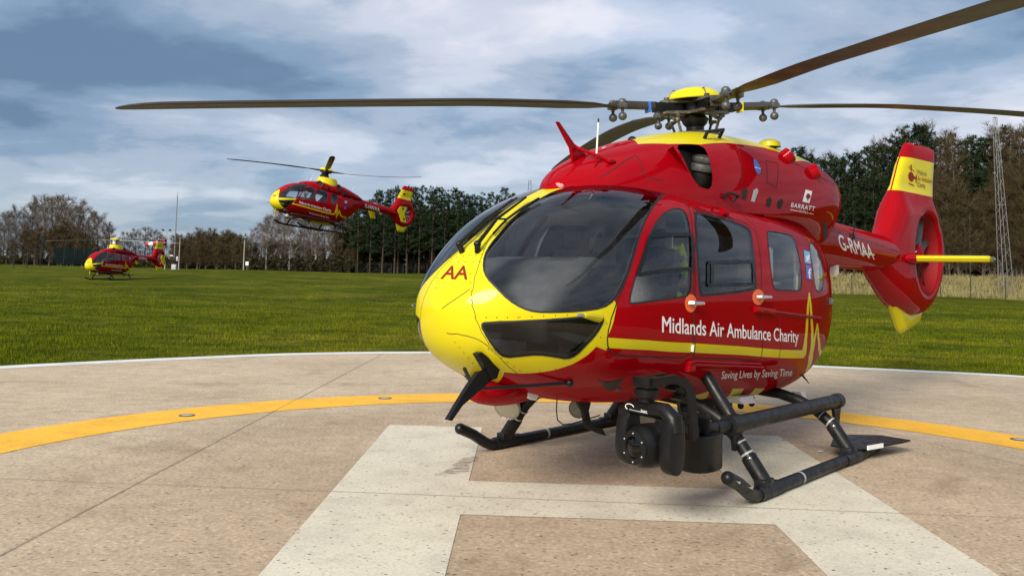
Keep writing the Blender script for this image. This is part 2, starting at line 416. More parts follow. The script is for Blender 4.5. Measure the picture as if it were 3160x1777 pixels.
    def emit(s, name, reg, mats, parent, mirror=True, offset=0.0, fixed_mat=None, flip=False, port=True):
        UV, T, mi = reg
        if len(T) == 0: return None
        used = np.unique(T); remap = -np.ones(len(UV), int); remap[used] = np.arange(len(used)); T = remap[T]; UV = UV[used]
        P = s.S(UV); N = s.normals(UV); cen = (np.abs(P[:, 1]) < 1e-4)
        N[cen, 1] = 0; N /= np.linalg.norm(N, axis=1)[:, None] + 1e-12
        P = P + N * offset
        # face orientation from the analytic normal
        fn = np.cross(P[T[:, 1]] - P[T[:, 0]], P[T[:, 2]] - P[T[:, 0]]); bad = (fn * N[T].mean(1)).sum(1) < 0
        T[bad] = T[bad][:, ::-1]
        sets = []
        if port: sets.append((P, N, T))
        if mirror: sets.append((P * [1, -1, 1], N * [1, -1, 1], T[:, ::-1]))
        V = np.concatenate([q[0] for q in sets]); NN = np.concatenate([q[1] for q in sets]); o = 0; TT = []
        for q in sets: TT.append(q[2] + o); o += len(q[0])
        TT = np.concatenate(TT); MI = np.concatenate([mi] * len(sets))
        if flip: TT = TT[:, ::-1]; NN = -NN
        a = np.linalg.norm(np.cross(V[TT[:, 1]] - V[TT[:, 0]], V[TT[:, 2]] - V[TT[:, 0]]), axis=1); ok = a > 1e-9
        TT, MI = TT[ok], MI[ok]
        me = bpy.data.meshes.new(name); me.from_pydata([tuple(p) for p in V], [], [tuple(int(i) for i in t) for t in TT])
        for m in mats: me.materials.append(m)
        me.polygons.foreach_set('material_index', [int(i) for i in (MI if fixed_mat is None else np.full(len(MI), fixed_mat))])
        me.shade_smooth(); me.normals_split_custom_set_from_vertices([tuple(n) for n in NN])
        return new_obj(name, me, parent)
    def ribbon(s, poly, width, closed=False, offset=0.0015, mirror=False):
        """thin strip along a polyline of surface parameters: returns MB"""
        pl = dens(poly, 0.03, closed); UV = np.array(pl); P = s.S(UV); N = s.normals(UV); n = len(P); mb = MB()
        Tn = np.roll(P, -1, 0) - np.roll(P, 1, 0)
        if not closed: Tn[0] = P[1] - P[0]; Tn[-1] = P[-1] - P[-2]
        B = np.cross(N, Tn); B /= np.linalg.norm(B, axis=1)[:, None] + 1e-12
        A = P + N * offset + B * width / 2; C = P + N * offset - B * width / 2
        for sg in ((1, -1) if mirror else (1,)):
            k = [1, sg, 1]; vs = [tuple(p * k) for p in A] + [tuple(p * k) for p in C]
            mb._add(vs, [(i, (i + 1) % n, n + (i + 1) % n, n + i) for i in range(n if closed else n - 1)])
        return mb
def build_flat(mb, name, mats, parent):
    me = bpy.data.meshes.new(name); me.from_pydata(mb.v, [], mb.f)
    for m in (mats if isinstance(mats, (list, tuple)) else [mats]): me.materials.append(m)
    me.polygons.foreach_set('material_index', mb.m)
    bm = bmesh.new(); bm.from_mesh(me); bmesh.ops.recalc_face_normals(bm, faces=bm.faces); bm.to_mesh(me); bm.free(); me.shade_smooth()
    return new_obj(name, me, parent)
def text_mesh(txt, bold=0.0, spacing=1.0, shear=0.0, fine=False):
    """outline lettering as (verts2d, faces); height of capitals normalised to 1, starts at x=0"""
    cu = bpy.data.curves.new('t', 'FONT'); cu.body = txt; cu.size = 1.0; cu.offset = bold; cu.space_character = spacing; cu.shear = shear; cu.resolution_u = 4
    o = bpy.data.objects.new('t', cu); COL.objects.link(o); bpy.context.view_layer.update()
    dg = bpy.context.evaluated_depsgraph_get(); me = o.evaluated_get(dg).to_mesh()
    V = np.array([(v.co.x, v.co.y) for v in me.vertices]) if len(me.vertices) else np.zeros((0, 2)); Fs = [list(p.vertices) for p in me.polygons]
    o.evaluated_get(dg).to_mesh_clear(); bpy.data.objects.remove(o); bpy.data.curves.remove(cu)
    if fine:                                        # short edges, so that big letters follow a round body
        bm = bmesh.new(); vv = [bm.verts.new((x, y, 0)) for x, y in V]
        for f in Fs:
            try: bm.faces.new([vv[i] for i in f])
            except ValueError: pass
        bmesh.ops.triangulate(bm, faces=bm.faces)
        for _ in range(4):
            le = [e for e in bm.edges if e.calc_length() > .12]
            if not le: break
            bmesh.ops.subdivide_edges(bm, edges=le, cuts=1); bmesh.ops.triangulate(bm, faces=bm.faces)
        bm.verts.index_update(); V = np.array([(v.co.x, v.co.y) for v in bm.verts]); Fs = [[v.index for v in f.verts] for f in bm.faces]; bm.free()
    V[:, 0] -= V[:, 0].min(); V /= 0.73
    return V, Fs
def put_text(name, txt, fn, mat, parent, length, height, bold=0.0, spacing=1.0, shear=0.0):
    """fn(a, b) maps text metres (along, up) to a 3-D point"""
    V, Fs = text_mesh(txt, 0, spacing, shear); kx = length / V[:, 0].max()
    me = bpy.data.meshes.new(name); me.from_pydata([tuple(fn(x * kx, y * height)) for x, y in V], [], Fs); me.materials.append(mat)
    return new_obj(name, me, parent)
# ================================================================ large ambulance helicopter on the pad
HX, HD, HYAW = 1.868, 8.871, R(180 + 49.092)
hero = empty('ambulance_helicopter', (HX, HD, 0), HYAW, 'large red and yellow air ambulance helicopter parked on the concrete helipad with four still rotor blades', 'helicopter')
POSE = Matrix.Translation((HX, HD, 0)) @ Matrix.Rotation(HYAW, 4, 'Z'); PINV = POSE.inverted()
def hero_ray_plane(uv, axis, val):
    """local point where the pixel's ray meets the plane axis = val"""
    o, d = pixel_ray(*uv); o = PINV @ o; d = PINV.to_3x3() @ d; return o + d * ((val - o[axis]) / d[axis])
pod = Half([(3.60, 1.43, 1.43, 1.43, 0, 2.1, 2.1), (3.57, 1.28, 1.54, 1.43, .15, 2.1, 2.1), (3.53, 1.19, 1.60, 1.42, .25, 2.1, 2.1), (3.45, 1.10, 1.71, 1.41, .385, 2.15, 2.1), (3.34, 1.02, 1.82, 1.40, .52, 2.25, 2.1),
            (3.13, .92, 1.98, 1.39, .68, 2.4, 2.1), (2.85, .82, 2.18, 1.38, .81, 2.55, 2.15), (2.54, .745, 2.33, 1.37, .89, 2.65, 2.2), (2.29, .70, 2.42, 1.36, .92, 2.65, 2.3), (2.0, .665, 2.48, 1.35, .935, 2.65, 2.4),
            (1.5, .63, 2.52, 1.34, .95, 2.65, 2.5), (1.0, .595, 2.53, 1.33, .955, 2.65, 2.5), (0.4, .54, 2.53, 1.32, .955, 2.65, 2.5), (-.24, .495, 2.51, 1.32, .95, 2.65, 2.45), (-.8, .475, 2.48, 1.33, .925, 2.6, 2.4),
            (-1.2, .49, 2.45, 1.36, .87, 2.5, 2.3), (-1.6, .55, 2.42, 1.40, .78, 2.4, 2.2), (-1.9, .64, 2.39, 1.46, .67, 2.3, 2.1), (-2.2, .80, 2.36, 1.55, .52, 2.2, 2.0), (-2.5, 1.10, 2.33, 1.70, .33, 2.1, 2.0)], smooth=9, ulen=7.0)
windshield = rounded([Z1(*q) for q in ((413, 770), (420, 705), (450, 650), (500, 590), (560, 520), (620, 470), (690, 425), (790, 372), (900, 349), (1000, 341), (1100, 337), (1200, 338), (1300, 350), (1352, 370), (1310, 408), (1262, 470), (1225, 550), (1195, 640), (1165, 750), (1125, 850), (1080, 930), (1020, 972), (900, 988), (780, 993), (680, 992), (610, 972), (540, 930), (480, 870), (432, 820))], 1)
chin = rounded([Z1(*q) for q in ((400, 1055), (430, 1044), (700, 1035), (985, 1012), (1018, 1018), (1024, 1040), (990, 1100), (930, 1165), (885, 1212), (840, 1230), (780, 1218), (690, 1206), (610, 1214), (525, 1223), (485, 1195), (440, 1130))], 1)
pwin = rounded([Z2(*q) for q in ((152, 935), (165, 870), (200, 760), (245, 620), (290, 530), (335, 485), (395, 463), (435, 480), (455, 540), (467, 640), (468, 780), (462, 908), (400, 918), (300, 932), (190, 946), (157, 950))], 1)
swo = rounded([Z2(*q) for q in ((478, 492), (490, 478), (640, 515), (752, 556), (776, 588), (801, 860), (796, 887), (520, 917), (505, 907), (489, 700))], 1)
swi = rounded([Z2(*q) for q in ((492, 504), (503, 492), (640, 529), (743, 569), (762, 597), (786, 850), (782, 873), (530, 902), (517, 894), (502, 700))], 1)
w3 = rounded([Z2(*q) for q in ((851, 588), (862, 581), (955, 597), (985, 612), (1005, 665), (1028, 800), (1025, 875), (1010, 885), (895, 880), (882, 865), (868, 760), (855, 640))], 1)
w4 = rounded([Z2(*q) for q in ((1065, 648), (1078, 640), (1108, 662), (1128, 730), (1138, 830), (1131, 883), (1110, 891), (1096, 870), (1085, 780), (1069, 690))], 1)
pdoor = rounded([Z2(*q) for q in ((362, 386), (285, 432), (215, 560), (150, 790), (65, 1000), (38, 1110), (42, 1180), (80, 1212), (300, 1220), (472, 1224), (476, 1100), (479, 800), (470, 520), (445, 440), (405, 398))], 1)
sdoor = [Z2(*q) for q in ((474, 466), (600, 496), (740, 540), (790, 580), (812, 680), (822, 860), (822, 1050), (818, 1236), (650, 1230), (476, 1224), (479, 1000), (480, 700))]
yellow = [('p', 2.32, 95), Z1(815, 360), Z1(900, 600), Z1(1000, 800), Z1(1092, 958), Z1(1045, 1118), Z1(1038, 1187), Z1(988, 1168), Z1(940, 1213), Z1(870, 1255), Z1(780, 1285), Z1(690, 1300), Z1(600, 1304), Z1(520, 1297), ('p', 2.98, -95), ('u', -.2, -95), ('u', -.2, 95)]
stripe = [Z1(1030, 1118)] + [Z2(*q) for q in ((40, 1122), (250, 1136), (470, 1150), (750, 1169), (1033, 1186), (1043, 1186), (1040, 1226), (1030, 1226), (750, 1212), (470, 1198), (250, 1185), (40, 1174))] + [Z1(1030, 1186)]
def stroke(p, w):
    """polygon round a polyline of pixels, widths per point"""
    p = np.array(p, float); t = np.gradient(p, axis=0); n = np.c_[-t[:, 1], t[:, 0]]; n /= np.linalg.norm(n, axis=1)[:, None]; w = np.array(w)[:, None] / 2
    return [tuple(q) for q in p + n * w] + [tuple(q) for q in (p - n * w)[::-1]]
ecg = [[Z2(*q) for q in stroke(pp, ww)] for pp, ww in (
    (((1030, 1206), (1041, 1190), (1048, 1130), (1055, 1040), (1060, 960), (1066, 893)), (40, 22, 13, 11, 10, 5)),
    (((1066, 893), (1073, 960), (1079, 1050), (1081, 1130), (1070, 1220), (1058, 1280), (1046, 1322)), (5, 10, 11, 12, 14, 12, 4)),
    (((1046, 1322), (1064, 1270), (1080, 1200), (1092, 1130), (1107, 1050)), (4, 12, 12, 10, 5)),
    (((1107, 1050), (1112, 1120), (1117, 1180), (1126, 1205), (1146, 1206)), (5, 10, 12, 28, 34)))]
hatch = [[Z5(*q) for q in pp] for pp in (((640, 350), (720, 318), (830, 282), (800, 345), (700, 356), (655, 366)), ((968, 338), (1022, 266), (1115, 265), (1050, 335)), ((1110, 345), (1205, 263), (1288, 262), (1210, 340)), ((1275, 335), (1372, 262), (1450, 262), (1395, 315)), ((660, 360), (860, 352), (1100, 345), (1300, 330), (1400, 312), (1380, 335), (1100, 372), (850, 384), (700, 380)))]
PX = lambda q: pod.px(q, PINV)
WS, CH, PWN, SWO, SWI, W3, W4, PD, SD, YL, ST = map(PX, (windshield, chin, pwin, swo, swi, w3, w4, pdoor, sdoor, yellow, stripe))
EC = [PX(e) for e in ecg]; HT = [PX(e) for e in hatch]
regs = pod.mesh_regions(150, 84, [('windshield', [WS]), ('chin_window', [CH]), ('door_window', [PWN]), ('sliding_window', [SWI]), ('cabin_window', [W3]), ('rear_window', [W4]), ('cabin_door', [PD]), ('sliding_door', [SD]), ('fuselage', None)],
                        [(1, YL), (1, ST)] + [(1, e) for e in EC] + [(1, h) for h in HT] + [(2, SWO)])
PAINT = [RED, YEL, BLK]
fus = pod.emit('fuselage', regs['fuselage'], PAINT, hero)
for nm in ('cabin_door', 'sliding_door'):
    for port in (True, False): pod.emit(nm, regs[nm], PAINT, hero, mirror=not port, port=port)
for nm, mt in (('windshield', GWS), ('chin_window', GLD), ('door_window', GLS), ('sliding_window', GLD), ('cabin_window', GLS), ('rear_window', GLD)):
    for port in (True, False): pod.emit(nm, regs[nm], [mt], fus, mirror=not port, port=port, fixed_mat=0)
for nm in ('fuselage', 'cabin_door', 'sliding_door'):
    pod.emit('cabin_lining', regs[nm], [INT], fus, offset=-0.035, fixed_mat=0, flip=True)
cowl = Half([(2.38, 2.30, 2.42, 2.36, 0, 2.2, 2), (2.30, 2.25, 2.51, 2.36, .17, 2.2, 2), (2.06, 2.2, 2.65, 2.35, .38, 2.2, 2), (1.6, 2.2, 2.83, 2.33, .54, 2.3, 2), (1.2, 2.2, 2.95, 2.32, .62, 2.4, 2), (.74, 2.2, 3.06, 2.32, .67, 2.5, 2), (.3, 2.2, 3.14, 2.32, .685, 2.55, 2),
             (-.3, 2.2, 3.17, 2.34, .695, 2.6, 2.2), (-.9, 2.15, 3.18, 2.42, .695, 2.6, 2.2), (-1.5, 2.1, 3.17, 2.52, .685, 2.5, 2.0), (-2.0, 2.0, 3.11, 2.62, .66, 2.5, 1.8), (-2.4, 1.95, 3.0, 2.66, .60, 2.45, 1.6), (-2.68, 1.95, 2.86, 2.63, .50, 2.4, 1.5), (-2.82, 1.95, 2.70, 2.56, .38, 2.3, 1.5), (-2.9, 1.95, 2.55, 2.48, .27, 2.2, 1.5)], smooth=9, ulen=5.5)
CX = lambda q: cowl.px(q, PINV)
ctop = CX([('p', 1.15, 95), Z6(930, 660), Z6(1130, 655), Z6(1240, 660), Z6(1550, 665), Z6(1880, 655), Z6(2200, 700), Z6(2350, 745), Z6(2500, 830), Z2(1085, 235), Z2(1090, 225), ('p', -2.75, 95)])
intake = CX(rounded([Z2(*q) for q in ((385, 145), (450, 140), (525, 148), (555, 200), (575, 290), (568, 372), (520, 362), (500, 350), (460, 290), (425, 210))], 1))
cr = cowl.mesh_regions(110, 60, [('intake', [intake]), ('open_bottom', [[cowl.uv(2.5, R(-95)), cowl.uv(2.5, R(-6)), cowl.uv(-.1, R(-6)), cowl.uv(-.1, R(-95))]]), ('cowling', None)], [(1, ctop)])
cwl = cowl.emit('engine_cowling', cr['cowling'], PAINT, hero)
hero['label'] = 'large red and yellow air ambulance helicopter parked on the concrete pad'
def hp(axis, val, *uv): return [hero_ray_plane(q, axis, val) for q in uv]
def surf_pt(half, q, off=0.0, pinv=PINV):
    o, d = pixel_ray(*q); loc, n = half.hit(pinv @ o, pinv.to_3x3() @ d); return loc + n * off
def decal_text(name, txt, half, quad, mat, parent, bold=0.0, spacing=1.0, shear=0.0, off=0.0018, pinv=PINV):
    """lettering laid on a body: quad = pixels of its lower left, lower right, upper right, upper left corners"""
    V, Fs = text_mesh(txt, 0, spacing, shear, len(txt) < 8); f = homog([(0, 0), (1, 0), (1, 1), (0, 1)], quad); Wd = V[:, 0].max()
    PV = []; PF = []; cp = [(0, 0)] if bold <= 0 else [(0, 0), (bold, 0), (-bold, 0), (0, bold), (0, -bold)]   # heavier strokes: copies shifted sideways, each a little prouder
    for k, (dx, dy) in enumerate(cp):
        b0 = len(PV); PV += [tuple(surf_pt(half, f((x + dx * 1.6) / Wd, y + dy), off + k * .0003, pinv)) for x, y in V]; PF += [[i + b0 for i in q] for q in Fs]
    me = bpy.data.meshes.new(name); me.from_pydata(PV, [], PF); me.materials.append(mat)
    return new_obj(name, me, parent)
def decal_poly(name, half, poly, mat, parent, off=0.003, pinv=PINV, sub=2):
    bm = bmesh.new(); vs = [bm.verts.new((x, y, 0)) for x, y in poly]; bm.faces.new(vs)
    bmesh.ops.triangulate(bm, faces=bm.faces)
    for _ in range(sub): bmesh.ops.subdivide_edges(bm, edges=list(bm.edges), cuts=1, use_grid_fill=True)
    bmesh.ops.triangulate(bm, faces=bm.faces)
    for v in bm.verts: v.co = surf_pt(half, (v.co.x, v.co.y), off, pinv)
    bmesh.ops.recalc_face_normals(bm, faces=bm.faces)
    me = bpy.data.meshes.new(name); bm.to_mesh(me); bm.free(); me.materials.append(mat); return new_obj(name, me, parent)
def seams(half, lines, width, mat, name, parent, pinv=PINV, off=0.0015, mirror=True):
    for ln in lines:
        r = half.ribbon(half.px(ln, pinv), width, False, off, False)
        for sg in ((1, -1) if mirror else (1,)):
            mb = MB(); mb._add([(x, y * sg, z) for x, y, z in r.v], r.f); build_flat(mb, name, mat, parent)

# --- door seams, window frames, panel joints
cyc = lambda p: list(p) + [p[0]]
seams(pod, [cyc(pdoor), cyc([q for q in sdoor])], 0.010, DRK, 'door_seam', fus)
seams(pod, [cyc(windshield)], 0.012, RUB, 'window_seal', fus, off=0.003); seams(pod, [cyc(pwin), cyc(w3), cyc(w4)], 0.012, RUB, 'window_seal', fus, off=0.003)
seams(pod, [cyc(chin)], 0.014, RUB, 'window_seal', fus, off=0.003)
seams(pod, [[Z1(455, 600), Z1(425, 660), Z1(395, 735), Z1(368, 820), Z1(353, 900), Z1(356, 960), Z1(376, 1030), Z1(405, 1095), Z1(445, 1160), Z1(490, 1215), Z1(540, 1268), Z1(590, 1305)]], 0.004, DRK, 'panel_joint', fus)
seams(pod, [[Z1(228, 1098), Z1(280, 1101), Z1(330, 1112), Z1(370, 1124), Z1(400, 1138), Z1(435, 1162), Z1(465, 1195)], [Z1(205, 975), Z1(260, 935), Z1(345, 875)]], 0.005, DRK, 'panel_joint', fus, mirror=False)
seams(pod, [[Z2(40, 1215), Z2(250, 1222), Z2(470, 1250), Z2(640, 1262), Z2(820, 1272)], [Z2(820, 1000), Z2(960, 1010), Z2(1120, 1022)], [Z2(700, 480), Z2(790, 560), Z2(822, 640), Z2(815, 760)], [Z2(1000, 560), Z2(1040, 610)], [Z2(912, 1000), Z2(908, 1240)]], 0.007, MAR, 'panel_joint', fus)
pf = [cyc([Z2(250, 612), Z2(462, 602), Z2(466, 774), Z2(190, 806)])]
seams(pod, pf, 0.032, BLK, 'window_vent_frame', fus, off=0.012)
seams(pod, [cyc([Z2(550, 742), Z2(778, 737), Z2(783, 850), Z2(548, 857)]), [Z2(570, 745), Z2(568, 855)]], 0.03, BLK, 'window_vent_frame', fus, off=0.012)
# --- centre post trim and wipers
for sgn in (1, -1):
    mb = MB()
    base, mid, tip = [surf_pt(pod, Z1(*q), o) for q, o in (((400, 680), .06), ((500, 560), .07), ((640, 440), .05))]
    b2 = [surf_pt(pod, Z1(*q), .025) for q in ((470, 610), (540, 535), (620, 478), (700, 430))]
    fl = lambda p: Vector((p.x, p.y * sgn, p.z))
    mb.tube([fl(surf_pt(pod, Z1(385, 690), 0)), fl(base)], .022, 8); mb.tube([fl(base), fl(mid), fl(tip)], [.016, .012, .008], 8)
    mb.tube([fl(q) for q in b2], .009, 6); mb.ball(fl(base), .028, 8, 6)
    mb.tube([fl(mid), fl(b2[1])], .008, 6)
    mb.build('windshield_wiper', BLK, hero)
# --- handles on orange discs
for (cxp, cyp, hx) in ((462, 948, 500), (805, 917, 843)):
    ring = [Z2(cxp + 30 * math.cos(t), cyp + (46 if cxp < 500 else 40) * math.sin(t)) for t in np.linspace(0, 2 * math.pi, 24, endpoint=False)]
    dsc = decal_poly('handle_patch', pod, ring, ORG, hero, sub=1)
    mb = MB(); a, b, c = surf_pt(pod, Z2(cxp - 6, cyp), 0.0), surf_pt(pod, Z2(cxp, cyp), 0.04), surf_pt(pod, Z2(hx + 4, cyp), 0.045)
    mb.tube([a, b], .022, 10); mb.tube([b, c], [.018, .014], 10); mb.build('door_handle', STL, dsc)
# --- rails and small fittings
def rail(p0, p1, r, off, mat, nm, n=6):
    mb = MB(); P = [surf_pt(pod, tuple(np.array(p0) * (1 - t) + np.array(p1) * t), off) for t in np.linspace(0, 1, n)]; mb.tube(P, r, 8); return mb.build(nm, mat, hero)
rail(Z2(782, 978), Z2(880, 990), .028, .012, RED, 'door_rail'); rail(Z2(880, 990), Z2(1120, 1022), .012, .008, MAR, 'door_rail')
rail(Z2(440, 1255), Z2(825, 1272), .016, .006, RED, 'sill_step'); rail(Z2(480, 1240), Z2(815, 1256), .012, .004, RED, 'sill_step')
mb = MB(); P = surf_pt(pod, Z2(455, 1262), 0.01); mb.box(P, (.10, .05, .09), bevel=.01); mb.build('door_stop', RED, hero)
rail(Z2(615, 490), Z2(640, 500), .03, .02, RED, 'hinge_cover', 2); rail(Z2(470, 1160), Z2(468, 1190), .012, .008, WHT, 'door_latch', 2)
mb = MB(); P = surf_pt(pod, Z2(1165, 937), .01); mb.ball(P, (.09, .035, .035), 12, 8); mb.build('position_light', LENS, hero)
mb = MB(); P = surf_pt(pod, Z2(1172, 937), .0); mb.ball(P, (.07, .025, .028), 12, 8); mb.build('position_light', WHT, hero)
for sgn in (1, -1):
    mb = MB(); a, b = surf_pt(pod, Z1(1005, 1022), -.01), surf_pt(pod, Z1(935, 1010), .05); c = b + (b - a).normalized() * .02 + Vector((.12, 0, .005))
    f2 = lambda p: Vector((p.x, p.y * sgn, p.z)); mb.tube([f2(a), f2(b), f2(b + (c - b) * .45)], [.035, .026, .017], 10); mb.mat(1).tube([f2(b + (c - b) * .3), f2(c)], [.013, .010], 10)
    mb.build('pitot_probe', [YEL, STL], hero)
mb = MB()
rv = []
for (x0, y0, x1, y1, n) in ((250, 715, 405, 700, 6), (250, 740, 400, 738, 5), (170, 870, 180, 820, 2), (350, 800, 352, 930, 4), (375, 1020, 590, 1020, 5), (600, 1018, 900, 1005, 6), (1150, 760, 1230, 560, 5), (1040, 1050, 1010, 1120, 2), (440, 1180, 600, 1290, 6), (270, 1145, 360, 1250, 5), (860, 1265, 700, 1290, 3)):
    rv += [Z1(x0 + (x1 - x0) * k / max(n - 1, 1), y0 + (y1 - y0) * k / max(n - 1, 1)) for k in range(n)]
for (x0, y0, x1, y1, n) in ((365, 382, 420, 430, 6), (815, 640, 840, 860, 10), (1010, 650, 1040, 860, 8), (985, 560, 1060, 640, 6), (440, 420, 800, 540, 18), (460, 500, 470, 900, 9)):
    rv += [Z2(x0 + (x1 - x0) * k / max(n - 1, 1), y0 + (y1 - y0) * k / max(n - 1, 1)) for k in range(n)]
for q in rv: mb.ball(surf_pt(pod, q, 0), .0045, 6, 4)
tag(mb.build('rivets', MAR, fus), kind='stuff')
# --- lettering on the fuselage
decal_text('nose_lettering', 'AA', pod, [Z1(198, 824), Z1(332, 828), Z1(346, 756), Z1(232, 756)], MAR, hero, bold=.01, off=.004)
decal_text('name_lettering', 'Midlands Air Ambulance Charity', pod, [Z2(318, 1094), Z2(1010, 1147), Z2(1010, 1083), Z2(318, 1009)], LTR, hero, bold=.012)
decal_text('motto_lettering', 'Saving Lives by Saving Time', pod, [Z2(618, 1330), Z2(978, 1315), Z2(978, 1277), Z2(618, 1291)], LTR, hero, bold=.008, shear=.25)
tw = decal_poly('social_media_square', pod, [Z2(*q) for q in ((1037, 679), (1067, 688), (1072, 748), (1042, 742))], LBL, hero)
decal_poly('bird_emblem', pod, [Z2(*q) for q in ((1046, 704), (1052, 709), (1057, 708), (1058, 702), (1062, 701), (1067, 706), (1065, 712), (1064, 724), (1058, 733), (1050, 736), (1045, 731), (1051, 729), (1047, 722), (1048, 718), (1045, 711))], LTR, tw, off=.005, sub=0)
fb = decal_poly('social_media_square', pod, [Z2(*q) for q in ((1047, 753), (1075, 761), (1080, 826), (1051, 822))], BLU, hero)
decal_text('letter_emblem', 'f', pod, [Z2(1060, 822), Z2(1074, 823), Z2(1071, 772), Z2(1057, 770)], LTR, fb, bold=.03, off=.005)
# --- cowling: intake, vents, lettering, antennas
mb = MB(); c = hp(1, .40, Z2(530, 262))[0]
mb.lathe([(.02, .13), (.13, .13), (.17, .11), (.175, .08), (.17, .06), (.15, .055), (.185, .04), (.19, .01), (.185, -.02), (.16, -.03)], c, (0.1, .25, 1), 32); mb.mat(1).lathe([(.16, -.03), (.165, -.1), (.15, -.3)], c, (.1, .25, 1), 32); mb.build('intake_ring', [MTL, BLK], cwl)
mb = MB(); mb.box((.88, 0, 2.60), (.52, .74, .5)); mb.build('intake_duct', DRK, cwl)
mb = MB(); q = hp(1, .60, Z2(388, 150), Z2(430, 215), Z2(500, 352)); r = [Vector((p.x - .22, .37, p.z)) for p in q]
mb._add([Vector((p.x + .01, .60 - .02, p.z)) for p in q] + r, [(0, 1, 4, 3), (1, 2, 5, 4)]); mb.build('intake_scoop', RED, cwl)
sk = []
seams(cowl, [[Z2(688, 138), Z2(715, 215), Z2(722, 300), Z2(715, 420)], [Z2(0, 310), Z2(120, 230), Z2(185, 195), Z2(205, 230), Z2(222, 300), Z2(230, 300), Z2(320, 330)], [Z2(845, 222), Z2(905, 238), Z2(898, 362), Z2(850, 335), Z2(845, 222)], [Z2(1000, 240), Z2(1160, 330)]], 0.008, DRK, 'panel_joint', cwl)
def vent(q, n=None):
    return decal_poly('cooling_vent', cowl, [Z2(*p) for p in q], DRK, cwl, sub=1)
for q in (((728, 372), (742, 360), (752, 375), (742, 425), (722, 420)), ((850, 420), (868, 408), (875, 425), (862, 462), (846, 455)), ((905, 432), (925, 418), (934, 430), (918, 470), (902, 466))): vent(q)
decal_poly('vent_cover', cowl, [Z2(*p) for p in ((782, 372), (800, 364), (806, 378), (786, 434), (768, 430))], GREYP, cwl, sub=1)
decal_poly('round_window', cowl, [Z2(1147 + 11 * math.cos(t), 580 + 45 * math.sin(t)) for t in np.linspace(0, 6.283, 18, endpoint=False)], NAVY, cwl, sub=0)
for (x, y) in ((952, 205), (1085, 282)):
    p = surf_pt(cowl, Z2(x, y), 0); n_ = Vector((p.x, surf_pt(cowl, Z2(x, y), .1).y, surf_pt(cowl, Z2(x, y), .1).z)) - p; d = (surf_pt(cowl, Z2(x, y), .1) - p)
    d = (d.normalized() + Vector((-.5, 0, 0))).normalized(); mb = MB()
    mb.lathe([(.085, -.05), (.085, .05), (.075, .055), (.07, .05)], p, d, 20); mb.mat(1).lathe([(.07, .05), (.068, .0), (.001, -.01)], p, d, 20); mb.build('exhaust_port', [RED, DRK], cwl)
for pts in (((620, 412), (640, 392), (682, 405), (678, 428)), ((915, 515), (935, 495), (975, 505), (968, 528))):
    mb = MB(); h = [surf_pt(cowl if pts[0][0] < 700 else pod, Z2(*p), o) for p, o in zip(pts, (0, .05, .05, 0))]; mb.tube(h, .014, 8); mb.build('grab_handle', BLK if pts[0][0] < 700 else RED, cwl)
decal_text('sponsor_lettering', 'BARRATT', cowl, [Z2(971, 459), Z2(1091, 480), Z2(1096, 457), Z2(976, 436)], LTR, cwl, bold=.012, spacing=1.12)
decal_text('sponsor_lettering', 'HOMES', cowl, [Z2(1011, 486), Z2(1056, 494), Z2(1058, 483), Z2(1013, 475)], LTR, cwl, bold=.012, spacing=1.2)
for q in (((968, 471), (1006, 479), (1006, 482), (968, 474)), ((1061, 489), (1087, 494), (1087, 497), (1061, 492))): decal_poly('lettering_rule', cowl, [Z2(*p) for p in q], LTR, cwl, sub=0)
bx_ = decal_poly('emblem_square', cowl, [Z2(*p) for p in ((1030, 432), (1046, 371), (1080, 380), (1065, 440))], LTR, cwl, sub=2)
for q in (((1048, 402), (1054, 392), (1063, 392), (1070, 402), (1068, 414), (1058, 418), (1048, 413)), ((1055, 416), (1060, 416), (1058, 428), (1053, 427))): decal_poly('tree_emblem', cowl, [Z2(*p) for p in q], MAR, bx_, off=.006, sub=1)
bd = decal_poly('blue_drop_emblem', cowl, [Z2(*p) for p in rounded([(782, 214), (794, 220), (806, 240), (817, 265), (818, 285), (806, 294), (793, 278), (785, 250)], 1)], BLU, cwl, sub=1)
decal_text('emblem_lettering', 'babcock', cowl, [Z2(787, 262), Z2(817, 270), Z2(816, 261), Z2(786, 253)], LTR, bd, bold=.01, off=.006)
# upper wire cutter, antennas, beacon
mb = MB(); C = lambda *q: [(p.x, p.z) for p in hp(1, 0.0, *[Z6(*r) for r in q])]
mb.prism(C((120, 438), (138, 446), (285, 660), (335, 692), (420, 785), (432, 830), (300, 845), (268, 775), (256, 700)), (0, 0, 0), (1, 0, 0), (0, 0, 1), .03, True)
mb.tube([hp(1, 0, Z6(300, 685))[0], surf_pt(cowl, Z6(660, 845), .01)], .014, 8); mb.tube([hp(1, 0, Z6(272, 760))[0], hp(1, 0, Z6(285, 870))[0] - Vector((0, 0, .05))], .012, 8)
mb.ball(surf_pt(cowl, Z6(665, 845), .01), (.06, .025, .025), 10, 6); mb.build('wire_cutter', RED, hero)
mb = MB(); a = surf_pt(cowl, Z6(512, 870), 0); t = hp(0, a.x, Z6(538, 408))[0]; mb.tube([a, a + (t - a) * .25], [.012, .009], 8); mb.mat(1).tube([a + (t - a) * .25, a + (t - a) * .92], [.008, .006], 8); mb.mat(2).tube([a + (t - a) * .92, t], .007, 8); mb.build('whip_antenna', [RED, WHT, BLK], hero)
mb = MB(); q = C((560, 790), (575, 700), (605, 688), (625, 745), (600, 800)); mb.prism(q, (0, .0, 0), (1, 0, 0), (0, 0, 1), .02, True); mb.build('blade_antenna', WHT, hero)
mb = MB(); p = hp(1, 0, Z6(872, 645))[0]; mb.ball(p, (.05, .05, .06), 12, 8); mb.cyl(p - Vector((0, 0, .08)), p, .05); mb.build('beacon', BLK, hero)
